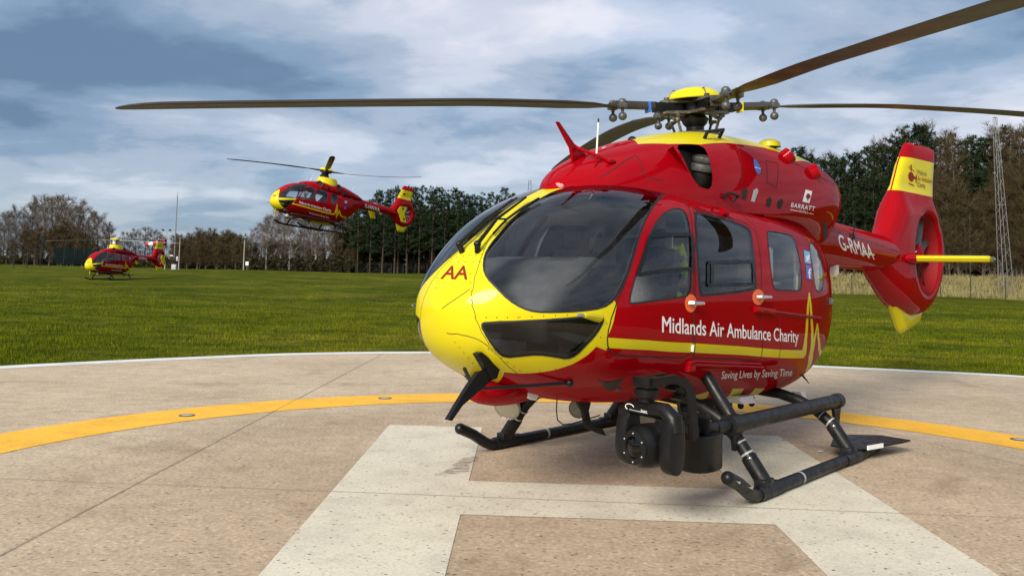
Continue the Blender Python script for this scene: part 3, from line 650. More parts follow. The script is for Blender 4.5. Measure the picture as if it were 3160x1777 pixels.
mb = MB(); p = surf_pt(cowl, Z2(865, 147), 0); mb.lathe([(.12, -.01), (.11, .04), (.06, .07), (.001, .08)], p, (0, 0, 1), 18); mb.build('roof_fairing', YEL, cwl)
mb = MB(); h = [surf_pt(cowl, Z6(1590, 605), 0), surf_pt(cowl, Z6(1590, 605), .07), surf_pt(cowl, Z6(1735, 600), .09), surf_pt(cowl, Z6(1735, 600), 0)]; mb.tube(h, .018, 8); mb.build('grab_handle', BLK, cwl)

# ---------------------------------------------------------------- tail
boom = Half([(-2.1, 1.86, 2.50, 2.17, .34, 2.2, 2.2), (-2.8, 1.87, 2.49, 2.18, .30, 2.2, 2.2), (-3.6, 1.865, 2.465, 2.17, .275, 2.2, 2.2), (-4.6, 1.85, 2.42, 2.14, .245, 2.2, 2.2), (-5.5, 1.84, 2.38, 2.11, .22, 2.2, 2.2), (-6.3, 1.85, 2.34, 2.10, .20, 2.2, 2.2)], nose=False, smooth=6, ulen=4.2)
bo = boom.emit('tail_boom', boom.mesh_regions(40, 30, [('b', None)], [])['b'], [RED], hero)
decal_text('registration_lettering', 'G-RMAA', boom, [Z3(276, 1036), Z3(526, 1112), Z3(497, 1002), Z3(246, 916)], LTR, bo, bold=.012)
seams(boom, [[Z3(200, 892), Z3(400, 955), Z3(560, 1000), Z3(720, 1062)]], .014, BLK, 'panel_joint', bo)
mb = MB(); a = boom.side(-3.5, 2.40) ; a = surf_pt(boom, Z3(362, 945)); t = hp(1, a.y, Z3(388, 832))[0]; mb.tube([a, t], [.012, .003], 6); mb.lathe([(.05, -.02), (.03, .03), (.001, .05)], a, (0, .4, 1), 10); mb.build('whip_antenna', BLK, hero)
mb = MB(); mb.ball((-2.75, .12, 1.84), (.14, .1, .08), 14, 8); mb.build('antenna_dome', WHT, hero)
mb = MB(); mb.cyl((-3.45, .1, 1.9), (-3.45, .1, 1.80), .055); mb.ball((-3.45, .1, 1.80), .055, 12, 8); mb.build('antenna_dome', WHT, hero)
mb = MB(); mb.box((-4.1, .30, 2.06), (.5, .02, .02)); mb.box((-4.0, .27, 2.06), (.02, .08, .02)); mb.build('rod_antenna', STL, hero)
def pillow(name, outline, holes, thick, mats, parent, paints=(), camber=None, grid=.06, lip=0.0):
    """body of given side outline (x, z); thick(x, z, d) = half thickness at distance d from the outer outline"""
    lines = [dens(outline, grid * .8)] + [dens(h, grid * .6) for h in holes] + [dens(p, grid * .8) for _, p in paints]
    pts = []; ed = []; k0 = 0
    for ln in lines:
        b0 = len(pts); pts += ln; ed += [(b0 + i, b0 + (i + 1) % len(ln)) for i in range(len(ln))]
    o = np.array(lines[0]); Q = np.array(pts); x0, z0 = o.min(0); x1, z1 = o.max(0)
    G = np.array([(x, z) for x in np.arange(x0, x1, grid) for z in np.arange(z0, z1, grid)])
    G = G[pip(G, outline)]; G = G[np.array([((Q - g) ** 2).sum(1).min() > (grid * .5) ** 2 for g in G])]
    vco, _, tris, *_ = delaunay_2d_cdt([Vector(p) for p in pts] + [Vector(p) for p in G], ed, [], 0, 1e-6)
    V = np.array([(v.x, v.y) for v in vco]); T = np.array(tris); Cn = V[T].mean(1); m = pip(Cn, outline)
    for h in holes: m &= ~pip(Cn, h)
    T = T[m]; Cn = Cn[m]; mi = np.zeros(len(T), int)
    for k, p in paints: mi[pip(Cn, p)] = k
    def segd(P, poly):
        A = np.array(poly); B = np.roll(A, -1, 0); best = np.full(len(P), 9.)
        for a, b in zip(A, B):
            t = np.clip(((P - a) @ (b - a)) / ((b - a) @ (b - a) + 1e-12), 0, 1); best = np.minimum(best, np.linalg.norm(P - (a + t[:, None] * (b - a)), axis=1))
        return best
    D = segd(V, outline); th = np.array([thick(x, z, d) for (x, z), d in zip(V, D)])
    if lip:
        for h in holes:
            dh = segd(V, h); th *= 1 - lip * np.exp(-(dh / .05) ** 2)
    yc = np.array([camber(x, z) for x, z in V]) if camber else np.zeros(len(V))
    n = len(V); P = [(x, c + t, z) for (x, z), c, t in zip(V, yc, th)] + [(x, c - t, z) for (x, z), c, t in zip(V, yc, th)]
    T1 = T.copy(); fn = np.cross(V[T1[:, 1]] - V[T1[:, 0]], V[T1[:, 2]] - V[T1[:, 0]]); T1[fn > 0] = T1[fn > 0][:, ::-1]
    Fs = [tuple(map(int, t)) for t in T1] + [tuple(int(i) + n for i in t[::-1]) for t in T1]; MI = list(mi) * 2
    # walls of the holes
    from collections import Counter
    cnt = Counter();
    for t in T1:
        for a, b in ((t[0], t[1]), (t[1], t[2]), (t[2], t[0])): cnt[(int(a), int(b))] += 1
    for (a, b) in list(cnt):
        if (b, a) not in cnt: Fs.append((a, a + n, b + n, b)); MI.append(0)
    me = bpy.data.meshes.new(name); me.from_pydata(P, [], Fs)
    for q in mats: me.materials.append(q)
    me.polygons.foreach_set('material_index', [int(i) for i in MI])
    bm = bmesh.new(); bm.from_mesh(me); bmesh.ops.remove_doubles(bm, verts=bm.verts, dist=1e-5); bmesh.ops.recalc_face_normals(bm, faces=bm.faces); bm.to_mesh(me); bm.free()
    me.shade_smooth(); me.set_sharp_from_angle(angle=R(50)); return new_obj(name, me, parent)
FC, FR = (-7.13, 2.15), .66
circle = lambda c, r, n=40: [(c[0] + r * math.cos(t), c[1] + r * math.sin(t)) for t in np.linspace(0, 2 * math.pi, n, endpoint=False)]
fin_out = [(-4.7, 1.93), (-5.3, 1.62), (-5.85, 1.36), (-6.4, 1.20), (-6.95, 1.15), (-7.45, 1.22), (-7.9, 1.48), (-8.2, 1.85), (-8.27, 2.2), (-8.18, 2.55), (-7.95, 2.83), (-7.62, 3.02), (-7.52, 3.16), (-7.66, 3.88), (-7.60, 3.92), (-6.72, 3.94), (-6.62, 3.88), (-6.05, 3.10), (-5.5, 2.42), (-5.2, 2.30), (-4.9, 2.1)]
fin_out = rounded(fin_out, 2)
def fin_thick(x, z, d):
    T = .235 if z < 2.75 else .235 + (.085 - .235) * min((z - 2.75) / .45, 1); w = .34 if z < 2.75 else .30
    if x > -6.2 and z < 2.9: T *= max(.45, 1 - (x + 6.2) * .35)
    k = max(0.0, 1 - d / w); return .012 + T * math.sqrt(max(0, 1 - k * k))
def fin_camber(x, z): return .15 * min(max((z - 2.7) / .5, 0), 1) * min(max((-6.4 - x) / 1.1, 0), 1.1)
fin = pillow('tail_fin', fin_out, [circle(FC, FR)], fin_thick, [RED, YEL], hero, [(1, [(-5.5, 3.11), (-9, 3.08), (-9, 3.66), (-5.5, 3.67)])], fin_camber, lip=.12)
mb = MB(); mb.lathe([(FR + .002, -.22), (FR - .02, 0), (FR + .002, .22)], (FC[0], 0, FC[1]), (0, 1, 0), 40); mb.build('fenestron_duct', MAR, fin)
mb = MB(); mb.lathe([(.001, -.16), (.16, -.15), (.18, .02), (.15, .10), (.06, .15), (.001, .155)], (FC[0], 0, FC[1]), (0, 1, 0), 24); fh = mb.build('fenestron_hub', RED, fin)
for a in (8, 50, 82, 118, 158, 188, 230, 262, 298, 338):
    t = R(a); rd = Vector((math.cos(t), 0, math.sin(t))); tg = Vector((-math.sin(t), 0, math.cos(t))); mb = MB(); rings = []
    for k in range(4):
        r = .17 + (FR - .19) * k / 3; tw_ = R(38 - 14 * k / 3); ch = tg * math.cos(tw_) + Vector((0, 1, 0)) * math.sin(tw_); nn = rd.cross(ch)
        c = Vector((FC[0], .05, FC[1])) + rd * r; rings.append([c + ch * .055, c + nn * .008, c - ch * .055, c - nn * .008])
    mb.rings(rings); mb.build('fenestron_blade', MTL, fin)
mb = MB(); 
for a in range(12, 372, 33): mb.cyl((FC[0], -.1, FC[1]), (FC[0] + FR * math.cos(R(a)), -.1, FC[1] + FR * math.sin(R(a))), .045)
mb.build('fenestron_stator', MAR, fin)
mb = MB(); mb.box((FC[0] + .35, -.05, FC[1] - .02), (.75, .14, .13), bevel=.03); mb.build('drive_shaft_fairing', RED, fin)
bump = pillow('bumper_fin', [(-5.80, 1.42), (-6.0, 1.30), (-6.35, .93), (-6.42, .90), (-7.15, 1.02), (-7.32, 1.10), (-7.36, 1.30), (-6.7, 1.25), (-6.2, 1.36)], [], lambda x, z, d: .015 + .075 * math.sqrt(min(1, d / .10)), [YEL], hero)
mb = MB(); mb.cyl((-7.0, .1, 3.93), (-7.0, .1, 4.0), .035); mb.box((-7.0, .1, 3.945), (.12, .06, .03)); mb.build('anti_collision_light', LENS, fin)
for sgn in (1, -1):
    mb = MB(); rings = []
    for y, k in ((.18, 1.0), (.5, .98), (1.0, .95), (1.30, .92), (1.345, .55)):
        rings.append([Vector((-6.28 + k * a * .42, sgn * y, 2.055 + .055 * k * b)) for a, b in ((.5, .15), (.42, .75), (.2, 1), (-.15, .7), (-.5, 0), (-.15, -.6), (.2, -.9), (.42, -.65))])
    mb.rings(rings); st_ = mb.build('stabilizer', YEL, hero)
    mb = MB(); mb.ball((-6.22, sgn * 1.35, 2.055), (.10, .035, .04), 12, 8); mb.build('position_light', LENS, st_)
    mb = MB(); mb.ball((-6.25, sgn * .22, 2.055), (.32, .16, .09), 14, 8); mb.build('root_fairing', RED, st_)
def fin_text(txt, bl, tr, mat, bold=.0):
    (x0, z0), (x1, z1) = bl, tr; put_text('fin_lettering', txt, lambda a, b: (x0 + (x1 - x0) * a, fin_camber(x0 + (x1 - x0) * a, z0) + fin_thick(x0 + (x1 - x0) * a, z0 + b, .3) + .006, z0 + b), mat, fin, 1.0, z1 - z0, bold)
fin_text('Midlands', (-6.85, 3.42), (-7.18, 3.50), OLV, .01); fin_text('Air Ambulance', (-6.85, 3.32), (-7.42, 3.40), MAR, .01); fin_text('Charity', (-6.85, 3.22), (-7.12, 3.30), NAVY, .01)
def fin_flat(nm, poly, mat):
    mb = MB(); mb._add([(x, fin_camber(x, z) + fin_thick(x, z, .3) + .006, z) for x, z in poly], [list(range(len(poly)))]); return build_flat(mb, nm, mat, fin)
fin_flat('helicopter_emblem', [(-6.62 + .10 * math.cos(t), 3.36 + .075 * math.sin(t)) for t in np.linspace(0, 6.283, 16, endpoint=False)], MAR)
for q in ([(-6.68, 3.35), (-6.80, 3.33), (-6.80, 3.36), (-6.68, 3.39)], [(-6.77, 3.28), (-6.80, 3.28), (-6.82, 3.40), (-6.79, 3.40)], [(-6.52, 3.51), (-6.74, 3.45), (-6.74, 3.46), (-6.52, 3.52)], [(-6.61, 3.44), (-6.63, 3.44), (-6.65, 3.55), (-6.60, 3.55)], [(-6.53, 3.24), (-6.72, 3.22), (-6.72, 3.235), (-6.53, 3.255)], [(-6.825, 3.22), (-6.832, 3.22), (-6.832, 3.5), (-6.825, 3.5)]): fin_flat('helicopter_emblem', q, MAR)

# ---------------------------------------------------------------- main rotor
TILT = R(4.402); HUBZ = 3.425; HUBX = .045
def rot_pt(az, r, up=0.0, side=0.0):
    """point on the tilted rotor: azimuth from forward towards port"""
    c, s_ = math.cos(az), math.sin(az); x, y = r * c - side * s_, r * s_ + side * c
    return Vector((HUBX + x + up * math.sin(TILT), y, HUBZ + up * math.cos(TILT) - x * math.tan(TILT)))
mb = MB(); ax = Vector((math.sin(TILT), 0, math.cos(TILT)))
o = Vector((HUBX, 0, HUBZ)); mb.lathe([(.09, -.42), (.09, -.2), (.12, -.17), (.14, -.12), (.10, -.08), (.13, -.04), (.13, .05), (.02, .06)], o, ax, 24)
mb.mat(1).lathe([(.22, -.34), (.25, -.32), (.25, -.27), (.20, -.25), (.12, -.25)], o, ax, 28); mb.mat(2).lathe([(.20, -.40), (.22, -.36), (.18, -.34)], o, ax, 28)
hubo = mb.build('rotor_head', [BLK, MTL, BLK], hero)
mb = MB(); mb.lathe([(.275, .075), (.28, .085), (.26, .13), (.20, .17), (.12, .195), (.001, .205)], o, ax, 32); mb.mat(1).lathe([(.275, .075), (.10, .05), (.09, .0)], o, ax, 32); mb.build('hub_cap', [YEL, BLK], hubo)
AZ0 = R(-36.84)
for k, (droop) in enumerate((.0, .0, .20, .36)):        # left, towards camera, right, away
    az = AZ0 + k * math.pi / 2
    def bp_(r, side=0.0, up=0.0):
        x = max(r - .5, 0) / 5.0; return rot_pt(az, r, .05 * min(x * 3, 1) * 1.0 + up - (droop + .05) * x ** 2.0, side)
    # fork, grip and cuff
    mb = MB(); fr = lambda p0, p1: (p1 - p0).normalized()
    for up in (.055, -.055):
        mb.rings([[bp_(r, w, up + t) for w, t in ((-hw_, -.014), (hw_, -.014), (hw_, .014), (-hw_, .014))] for r, hw_ in ((.06, .10), (.18, .075), (.30, .07), (.36, .05))])
    mb.mat(1).rings([[bp_(r, w, t) for w, t in ((-.045, -.05), (.045, -.05), (.045, .05), (-.045, .05))] for r in (.14, .27)]); mb.mat(0).cyl(bp_(.30, 0, -.10), bp_(.30, 0, .10), .028, n=12)
    mb.mat(1).rings([[bp_(r, w, t) for w, t in ((-.06, -.045), (.06, -.045), (.06, .045), (-.06, .045))] for r in (.24, .44)])
    mb.mat(0).tube([bp_(.20, .05, -.06), bp_(.23, .13, -.13), bp_(.30, .15, -.13)], .02, 8); mb.tube([bp_(.28, 0, .10), bp_(.24, 0, .17), bp_(.12, 0, .16), bp_(.10, 0, .07)], .006, 6)
    mb.build('blade_fork', [HUBM, BLK], hubo)
    mb = MB(); mb.tube([bp_(.25, .15, -.14), rot_pt(az + .55, .23, -.29)], .014, 8); mb.ball(bp_(.25, .15, -.14), .028, 8, 6); mb.build('pitch_link', HUBM, hubo)
    # blade
    mb = MB(); rings = []
    foil = ((.5, 0), (.44, .055), (.30, .085), (.10, .075), (-.20, .045), (-.5, .004), (-.5, -.004), (-.20, -.02), (.10, -.045), (.30, -.05), (.44, -.035))
    for r in list(np.linspace(.42, .95, 6)) + list(np.linspace(1.1, 4.9, 14)) + [5.1, 5.25, 5.37, 5.45, 5.49, 5.505]:
        if r < .95: ch, tk, tw_ = .11 + .03 * (r - .4), .085, R(6)
        elif r < 1.2: q = (r - .95) / .25; ch, tk, tw_ = .13 + .20 * q, .07, R(4)
        else: ch, tk, tw_ = .335, .34 * .13, R(3.5 - 3 * (r - 1.2) / 4.3)
        sweep = 0.0
        if r > 5.0:
            q = (r - 5.0) / .51; ch *= math.sqrt(max(1 - q ** 2, .02)) * .9 + .1; sweep = -.10 * q * q
        kk = tk / .135 if r < .95 else ch
        rings.append([bp_(r, -(a * ch * math.cos(tw_) - b * kk * math.sin(tw_)) * -1 + sweep, a * ch * math.sin(tw_) + b * kk * math.cos(tw_)) for a, b in foil])
    mb.rings(rings); bl = mb.build('rotor_blade', BLA, hero)
    # pendulum weights
    for rr, sd in ((.80, .075), (.85, -.07)):
        mb = MB(); c = bp_(rr, sd, .0); mb.ball(bp_(rr, sd, -.105), .043, 12, 8); mb.tube([c + Vector((0, 0, .05)), bp_(rr, sd, -.08)], [.03, .012], 8); mb.ball(c + Vector((0, 0, .035)), (.045, .045, .04), 10, 6)
        mb.box(c, (.09, .09, .05), Matrix.Rotation(az, 3, 'Z'), .01); mb.build('pendulum_weight', MTL, bl)
    mb = MB(); mb.rings([[bp_(r, w, t) for w, t in ((-.058, -.05), (.058, -.05), (.058, .052), (-.058, .052))] for r in (.49, .515)]); mb.build('colour_band', YEL if k == 2 else (BLU if k == 0 else MTL), bl)

# ---------------------------------------------------------------- skids
TR = 1.355
for sgn in (1, -1):
    tip = hp(1, TR, Z5(985, 1005))[0]; yy = sgn * TR
    mb = MB(); mb.tube([(-1.17, yy, .06), (0, yy, .056), (1.42, yy, .056), (1.52, yy, .058), (1.60, yy, .085), (tip.x * .5 + .8, yy, tip.z * .5 + .055), (tip.x, yy, tip.z)], .051, 16)
    sk_ = mb.build('skid_tube', SKD, hero)
    for x0_, x1_ in ((1.12, 1.47), (-.32, -.68)):
        mb = MB(); mb.tube([(x0_, yy, .058), (x1_, yy, .058)], .060, 16); mb.build('skid_sleeve', SKD, sk_)
    mb = MB(); mb.ball((tip.x + .002, yy, tip.z), .0515, 12, 8); mb.build('skid_cap', SKD, sk_)
    for q in ((tip.x * .8 + .32, tip.z * .75 + .03), (1.68, .15)): mb = MB(); mb.cyl((q[0], yy + sgn * .042, q[1]), (q[0], yy + sgn * .058, q[1]), .010, n=8); mb.build('skid_bolt', STL, sk_)
    mb = MB(); mb.tube([(.66, yy, .056), (.69, yy, .056)], .0525, 16); mb.build('skid_tape', REFL, sk_)
    # plate behind the skid that spreads the load on soft ground
    mb = MB(); mb.prism([(-.60, 1.38 - TR), (-.75, 1.43 - TR), (-1.33, 1.57 - TR), (-1.50, 1.59 - TR), (-1.55, 1.29 - TR), (-1.34, 1.05 - TR), (-1.14, .96 - TR), (-.62, 1.12 - TR)], (0, yy, .11), (1, 0, 0), (0, sgn, 0), .016 * sgn); bpw = mb.build('ground_plate', SKD, hero)
    mb = MB(); mb.box((-.86, yy + sgn * .105, .125), (.26, .012, .04), Matrix.Rotation(R(-13 * sgn), 3, 'Z')); mb.build('ground_plate_clamp', WHT, bpw)
for x, tops in ((1.32, ((1.355, .10), (1.29, .20), (1.20, .31), (1.10, .44), (.98, .55), (.82, .635), (.62, .68), (.35, .70), (0, .70))), (-.5, ((1.355, .10), (1.28, .22), (1.17, .35), (1.02, .46), (.86, .53), (.66, .575), (.4, .59), (0, .59)))):
    for sgn in (1, -1):
        mb = MB(); P = [(x, sgn * y, z) for y, z in tops]; mb.tube(P, [.056 if i < 2 else .052 for i in range(len(P))], 14, upv=(1, 0, 0)); ctb = mb.build('cross_tube', SKD, hero)
        mb = MB(); a, b = Vector(P[0]), Vector(P[2]); mb.tube([a + (b - a) * .1, a + (b - a) * .95], .064, 14, upv=(1, 0, 0)); mb.build('tube_sleeve', SKD, ctb)
        mb = MB(); mb.box((x, sgn * 1.34, .12), (.17, .10, .07), bevel=.015); mb.build('tube_saddle', SKD, ctb)
        mb = MB(); q = a + (b - a) * 1.0; d = (Vector(P[3]) - Vector(P[2])).normalized(); mb.tube([q, q + d * .016], .0585, 14); mb.tube([q + d * .1, q + d * .112], .0585, 14); mb.build('tube_tape', REFL, ctb)
        mb = MB(); mb.ball(a + (b - a) * .9 + Vector((.055 if x > 0 else .05, sgn * .03, .01)), .016, 8, 6); mb.build('tube_bolt', STL, ctb)
for sgn in (1, -1):
    yb = 1.12
    A, B, C2 = hp(1, yb, Z5(700, 612), Z5(1890, 365), Z5(1020, 565)); fl = lambda p: Vector((p.x, p.y * sgn, p.z))
    mb = MB(); mb.tube([fl(C2), fl(B)], .066, 16); mb.tube([fl(C2 * 1.0), fl(A)] if sgn > 0 else [fl(C2), fl(C2 + (A - C2) * .8)], .048, 14); mb.tube([fl(B) + Vector((.07, 0, 0)), fl(B) - Vector((.03, 0, 0))], .072, 16)
    stp = mb.build('step_tube', SKD, hero)
    mb = MB(); mb.tube([fl(C2) + Vector((.08, 0, 0.005)), fl(C2) - Vector((.09, 0, 0))], .080, 16); mb.tube([fl(C2) + Vector((.30, 0, .008)), fl(C2) + Vector((.22, 0, .006))], .056, 14); mb.build('step_collar', SKD, stp)
    mb = MB(); mb.prism([(-.12, 0), (.10, 0), (.02, -.22), (-.06, -.22)], (B.x + .05, sgn * 1.12, B.z), (1, 0, 0), (0, 0, 1), .03, True); mb.build('step_bracket', SKD, stp); mb = MB(); mb.prism([(-.16, 0), (.05, 0), (.0, -.2), (-.05, -.2)], (C2.x, sgn * 1.13, C2.z), (1, 0, 0), (0, 0, 1), .03, True); mb.build('step_bracket', SKD, stp)
    mb = MB(); a, b = hp(0, 1.30, Z5(805, 165), Z5(1010, 500)); mb.tube([fl(a) + Vector((0, -sgn * .05, .04)), fl(a), fl(b)], .052, 16, upv=(1, 0, 0)); mb.build('strut', SKD, hero)

# ---------------------------------------------------------------- gimballed searchlight on the port step
gc = hp(1, 1.16, Z5(330, 735))[0]; ga = R(-12)
gf = Vector((math.cos(ga), math.sin(ga), 0)); gl = Vector((-math.sin(ga), math.cos(ga), 0)); gu = Vector((0, 0, 1))
GP = lambda f_, l_, u_: gc + gf * f_ + gl * l_ + gu * u_
gim = empty('searchlight', (0, 0, 0)); gim.parent = hero
mb = MB(); mb.lathe([(.001, -.17), (.08, -.165), (.125, -.13), (.148, -.05), (.15, .03), (.135, .10), (.118, .125), (.115, .135)], gc, gf, 32); mb.lathe([(.115, .135), (.112, .15), (.075, .152), (.07, .14)], gc, gf, 32); barrel = mb.build('lamp_barrel', BLK, gim)
mb = MB(); mb.lathe([(.072, .142), (.05, .152), (.001, .156)], gc, gf, 28); mb.build('lamp_lens', GLD, gim)
for a in range(6): t = R(a * 60 + 30); mb = MB(); mb.ball(GP(.153, .094 * math.cos(t), .094 * math.sin(t)), .006, 6, 4); mb.build('lens_screw', GREYP, gim)
mb = MB()
for s_ in (1, -1):
    pr = [(-.075, .20), (-.085, .10), (-.08, -.05), (-.06, -.13), (0, -.165), (.06, -.13), (.085, -.04), (.075, .08), (.06, .20), (0, .235)]
    pr = rounded(pr, 2); rings = []
    for w, k in ((-.055, .72), (-.045, .93), (-.02, 1), (.02, 1), (.045, .93), (.055, .72)):
        rings.append([GP(x * k, s_ * .205 + w, z * (.9 + .1 * k) + (z > .1) * -.0) for x, z in pr])
    mb.rings(rings)
mb.tube([GP(0, -.235, .12), GP(0, -.22, .20), GP(0, -.15, .245), GP(0, .15, .245), GP(0, .22, .20), GP(0, .235, .12)], [.05, .062, .058, .058, .062, .05], 16, upv=(1, 0, 0))
mb.build('lamp_yoke', BLK, gim)
mb = MB(); mb.cyl(GP(0, -.03, .29), GP(0, -.03, .33), .055, n=20); mb.lathe([(.06, 0), (.085, .005), (.085, .05), (.08, .055), (.06, .06)], GP(0, -.03, .32), gu, 24); mb.build('pan_motor', BLK, gim)
mb = MB(); mb.box(GP(-.02, -.03, .42), (.16, .15, .075), Matrix.Rotation(ga, 3, 'Z'), .01)
for dl in (-.05, .05):
    q = [(.03, .455), (-.20, .47), (-.33, .43), (-.40, .33), (-.42, .18), (-.44, .02), (-.38, .0), (-.37, .15), (-.34, .29), (-.29, .37), (-.2, .41), (.03, .40)]
    mb.prism(q, gc + gl * (dl - .02), gf, gu, -.03)
for i in range(7):
    t = i / 6; mb.box(GP(-.12 - .28 * min(t * 1.4, 1), -.03, .44 - .42 * t ** 1.6), (.05, .10, .018), Matrix.Rotation(ga, 3, 'Z') @ Matrix.Rotation(R(20 + 60 * t), 3, 'Y'))
mb.build('mounting_arm', BLK, gim)
ab = hp(1, 1.12, Z5(760, 780))[0]; prf = rounded([(-.19, -.13), (.19, -.13), (.19, .13), (-.19, .13)], 2)
mb = MB(); mb.rings([[Vector((ab.x + x * k, ab.y + y * k, ab.z + z)) for x, y in prf] for z, k in ((-.13, .94), (-.12, 1), (.09, 1), (.105, 1.03), (.12, 1.03), (.13, .95))]); mb.build('control_unit', BLK, gim)
mb = MB()
for ang in range(2): mb.box(hp(1, 1.12, Z5(735 - ang * 0, 610))[0] + Vector((0, .0, .02 * ang)), (.05, .18, .22), bevel=.01)
mb.build('mounting_clamp', SKD, gim)
put_text('maker_lettering', 'beam', lambda a, b: GP(.0605, -.02 + a, .228 + b), LTR, gim, .055, .018, .01)
mb = MB(); mb.tube([GP(.060, -.13 + .04 * math.cos(t), .245 + .02 * math.sin(t)) for t in np.linspace(.2, 4.2, 12)], .003, 5); mb.tube([GP(.061, -.13, .228), GP(.061, .04, .224)], .0015, 4); mb.build('maker_emblem', LTR, gim)

# ---------------------------------------------------------------- under the nose and belly
C4 = lambda y, *q: [(p.x, p.z) for p in hp(1, y, *[Z4(*r) for r in q])]
mb = MB(); mb.prism(C4(.26, (295, 30), (330, 14), (395, 65), (490, 150), (462, 240), (415, 255), (365, 150)), (0, .26, 0), (1, 0, 0), (0, 0, 1), .05, True)
mb.prism(C4(.26, (308, 188), (400, 165), (432, 250), (175, 472), (82, 606), (50, 596), (128, 462), (230, 300)), (0, .26, 0), (1, 0, 0), (0, 0, 1), .035, True); wc = mb.build('wire_cutter', BLK, hero)
mb = MB(); mb.tube([hp(1, .26, Z4(320, 332))[0], surf_pt(pod, Z4(1105, 272), .01)], .012, 8); mb.ball(surf_pt(pod, Z4(1105, 272), .01), .03, 10, 6); q = surf_pt(pod, Z4(1105, 272), .01); mb.tube([hp(1, .26, Z4(320, 332))[0], Vector((q.x, -q.y, q.z))], .012, 8); mb.tube([hp(1, .1, Z4(205, 160))[0], hp(1, .26, Z4(258, 275))[0]], .014, 8); mb.build('cutter_brace', BLK, wc)
def lamp(y, px_, r, nm, dirv, m=LMP):
    c = hp(1, y, px_)[0]; mb = MB(); mb.lathe([(.02, -.09), (r * .7, -.07), (r, -.01), (r, .02)], c, dirv, 20); mb.mat(1).lathe([(r, .02), (r * .93, .012), (r * .5, .03), (.001, .034)], c, dirv, 20)
    mb.mat(0).cyl(c - Vector(dirv) * .05, c + Vector((-.05, 0, .16)), .025); return mb.build(nm, [GREYP if m is LMP else BLK, m], hero)
lamp(-.12, Z4(575, 488), .105, 'landing_light', Vector((.80, .25, -.45)).normalized()); LED = principled('led_array', (.25, .24, .2), .3, bump=(160, 1, .01), var=(160, .8))
lamp(-.30, Z4(1185, 500), .085, 'landing_light', Vector((.9, .35, -.1)).normalized(), LED); lamp(.35, Z4(1770, 565), .085, 'landing_light', Vector((.9, .35, -.1)).normalized(), LED)
mb = MB(); mb.prism(C4(.05, (1142, 402), (1282, 402), (1275, 470), (1262, 520), (1290, 652), (1380, 672), (1414, 735), (1330, 706), (1240, 660), (1215, 520)), (0, .05, 0), (1, 0, 0), (0, 0, 1), .03, True); mb.build('blade_antenna', BLK, hero)
mb = MB(); mb.ball(hp(1, .05, Z4(1212, 405))[0] + Vector((0, 0, .02)), (.16, .07, .05), 12, 8); mb.build('antenna_fairing', RED, hero)
mb = MB(); mb.tube(hp(1, 0.1, *[Z4(*q) for q in ((1000, 425), (995, 520), (1005, 600), (1050, 640), (1130, 632), (1370, 560))]), .005, 6); mb.build('wire_antenna', BLK, hero)
mb = MB(); mb.prism(C4(.1, (672, 318), (740, 312), (796, 345), (762, 425), (700, 405)), (0, .1, 0), (1, 0, 0), (0, 0, 1), .14, True); mb.build('antenna_housing', WHT, hero)
mb = MB(); mb.ball(hp(1, .0, Z4(560, 330))[0], (.42, .18, .12), 16, 8); mb.build('sensor_fairing', RED, hero)
mb = MB(); mb.prism(C4(.45, (1340, 248), (1575, 242), (1445, 348)), (0, .62, 0), (1, 0, 0), (0, 0, 1), .2, True); 
mb = MB(); q = [surf_pt(pod, Z4(*r), .004) for r in ((1345, 250), (1420, 275), (1575, 242), (1540, 300), (1445, 348), (1400, 310))]; mb._add(q, [tuple(range(6))]); build_flat(mb, 'air_scoop', BLK, hero)
mb = MB(); mb.prism([(p.x, p.z) for p in hp(1, .5, *[Z5(*r) for r in ((975, 350), (985, 322), (1090, 310), (1110, 372), (1010, 382))])], (0, .5, 0), (1, 0, 0), (0, 0, 1), .25, True); mb.build('antenna_housing', WHT, hero)
mb = MB(); mb.prism([(p.x, p.z) for p in hp(1, .2, *[Z5(*r) for r in ((1545, 290), (1585, 290), (1605, 340), (1570, 330))])], (0, .2, 0), (1, 0, 0), (0, 0, 1), .1, True); mb.build('antenna_housing', WHT, hero)
mb = MB(); p = surf_pt(pod, Z2(1060, 1345), 0); mb.tube([p, p + Vector((-.12, .02, -.09))], [.012, .004], 6); mb.build('static_wick', BLK, hero)
mb = MB(); mb.box((-.35, 0, .50), (.9, .5, .10), bevel=.02)
for i in range(4): mb.cyl((-.8 + .25 * i, .22, .47), (-.8 + .25 * i, .22, .40), .03); mb.ball((-.8 + .25 * i, .22, .40), .035, 8, 6)
mb.build('cargo_hook_frame', BLK, hero)

# ---------------------------------------------------------------- cabin
mb = MB(); mb.box((.7, 0, .86), (3.3, 1.3, .04)); mb.build('cabin_floor', IND, fus)
mb = MB(); mb.box((-.9, 0, 1.55), (.05, 1.3, 1.3)); mb.build('bulkhead', INT, fus)
pr = [(3.05, 1.42), (2.98, 1.62), (2.72, 1.80), (2.45, 1.84), (2.36, 1.80), (2.40, 1.55), (2.50, 1.38), (2.60, 1.2), (2.9, 1.2)]
mb = MB(); mb.rings([[Vector((x - .06 * (abs(y) > .5), y, z - .05 * (abs(y) > .5))) for x, z in pr] for y in (-.62, -.5, 0, .5, .62)]); ip = mb.build('instrument_panel', IND, hero)
mb = MB()
for y in (-.4, -.13, .13, .4): mb.box((2.38, y, 1.66), (.02, .22, .2), Matrix.Rotation(R(-8), 3, 'Y'))
mb.build('instrument_screen', DRK, ip)
mb = MB()
for i in range(9): mb.box((2.62 + .035 * i, .33 - .012 * i, 1.83 - .022 * i), (.012, .26, .006), Matrix.Rotation(R(20), 3, 'Y'))
mb.build('demister_slot', DRK, ip)
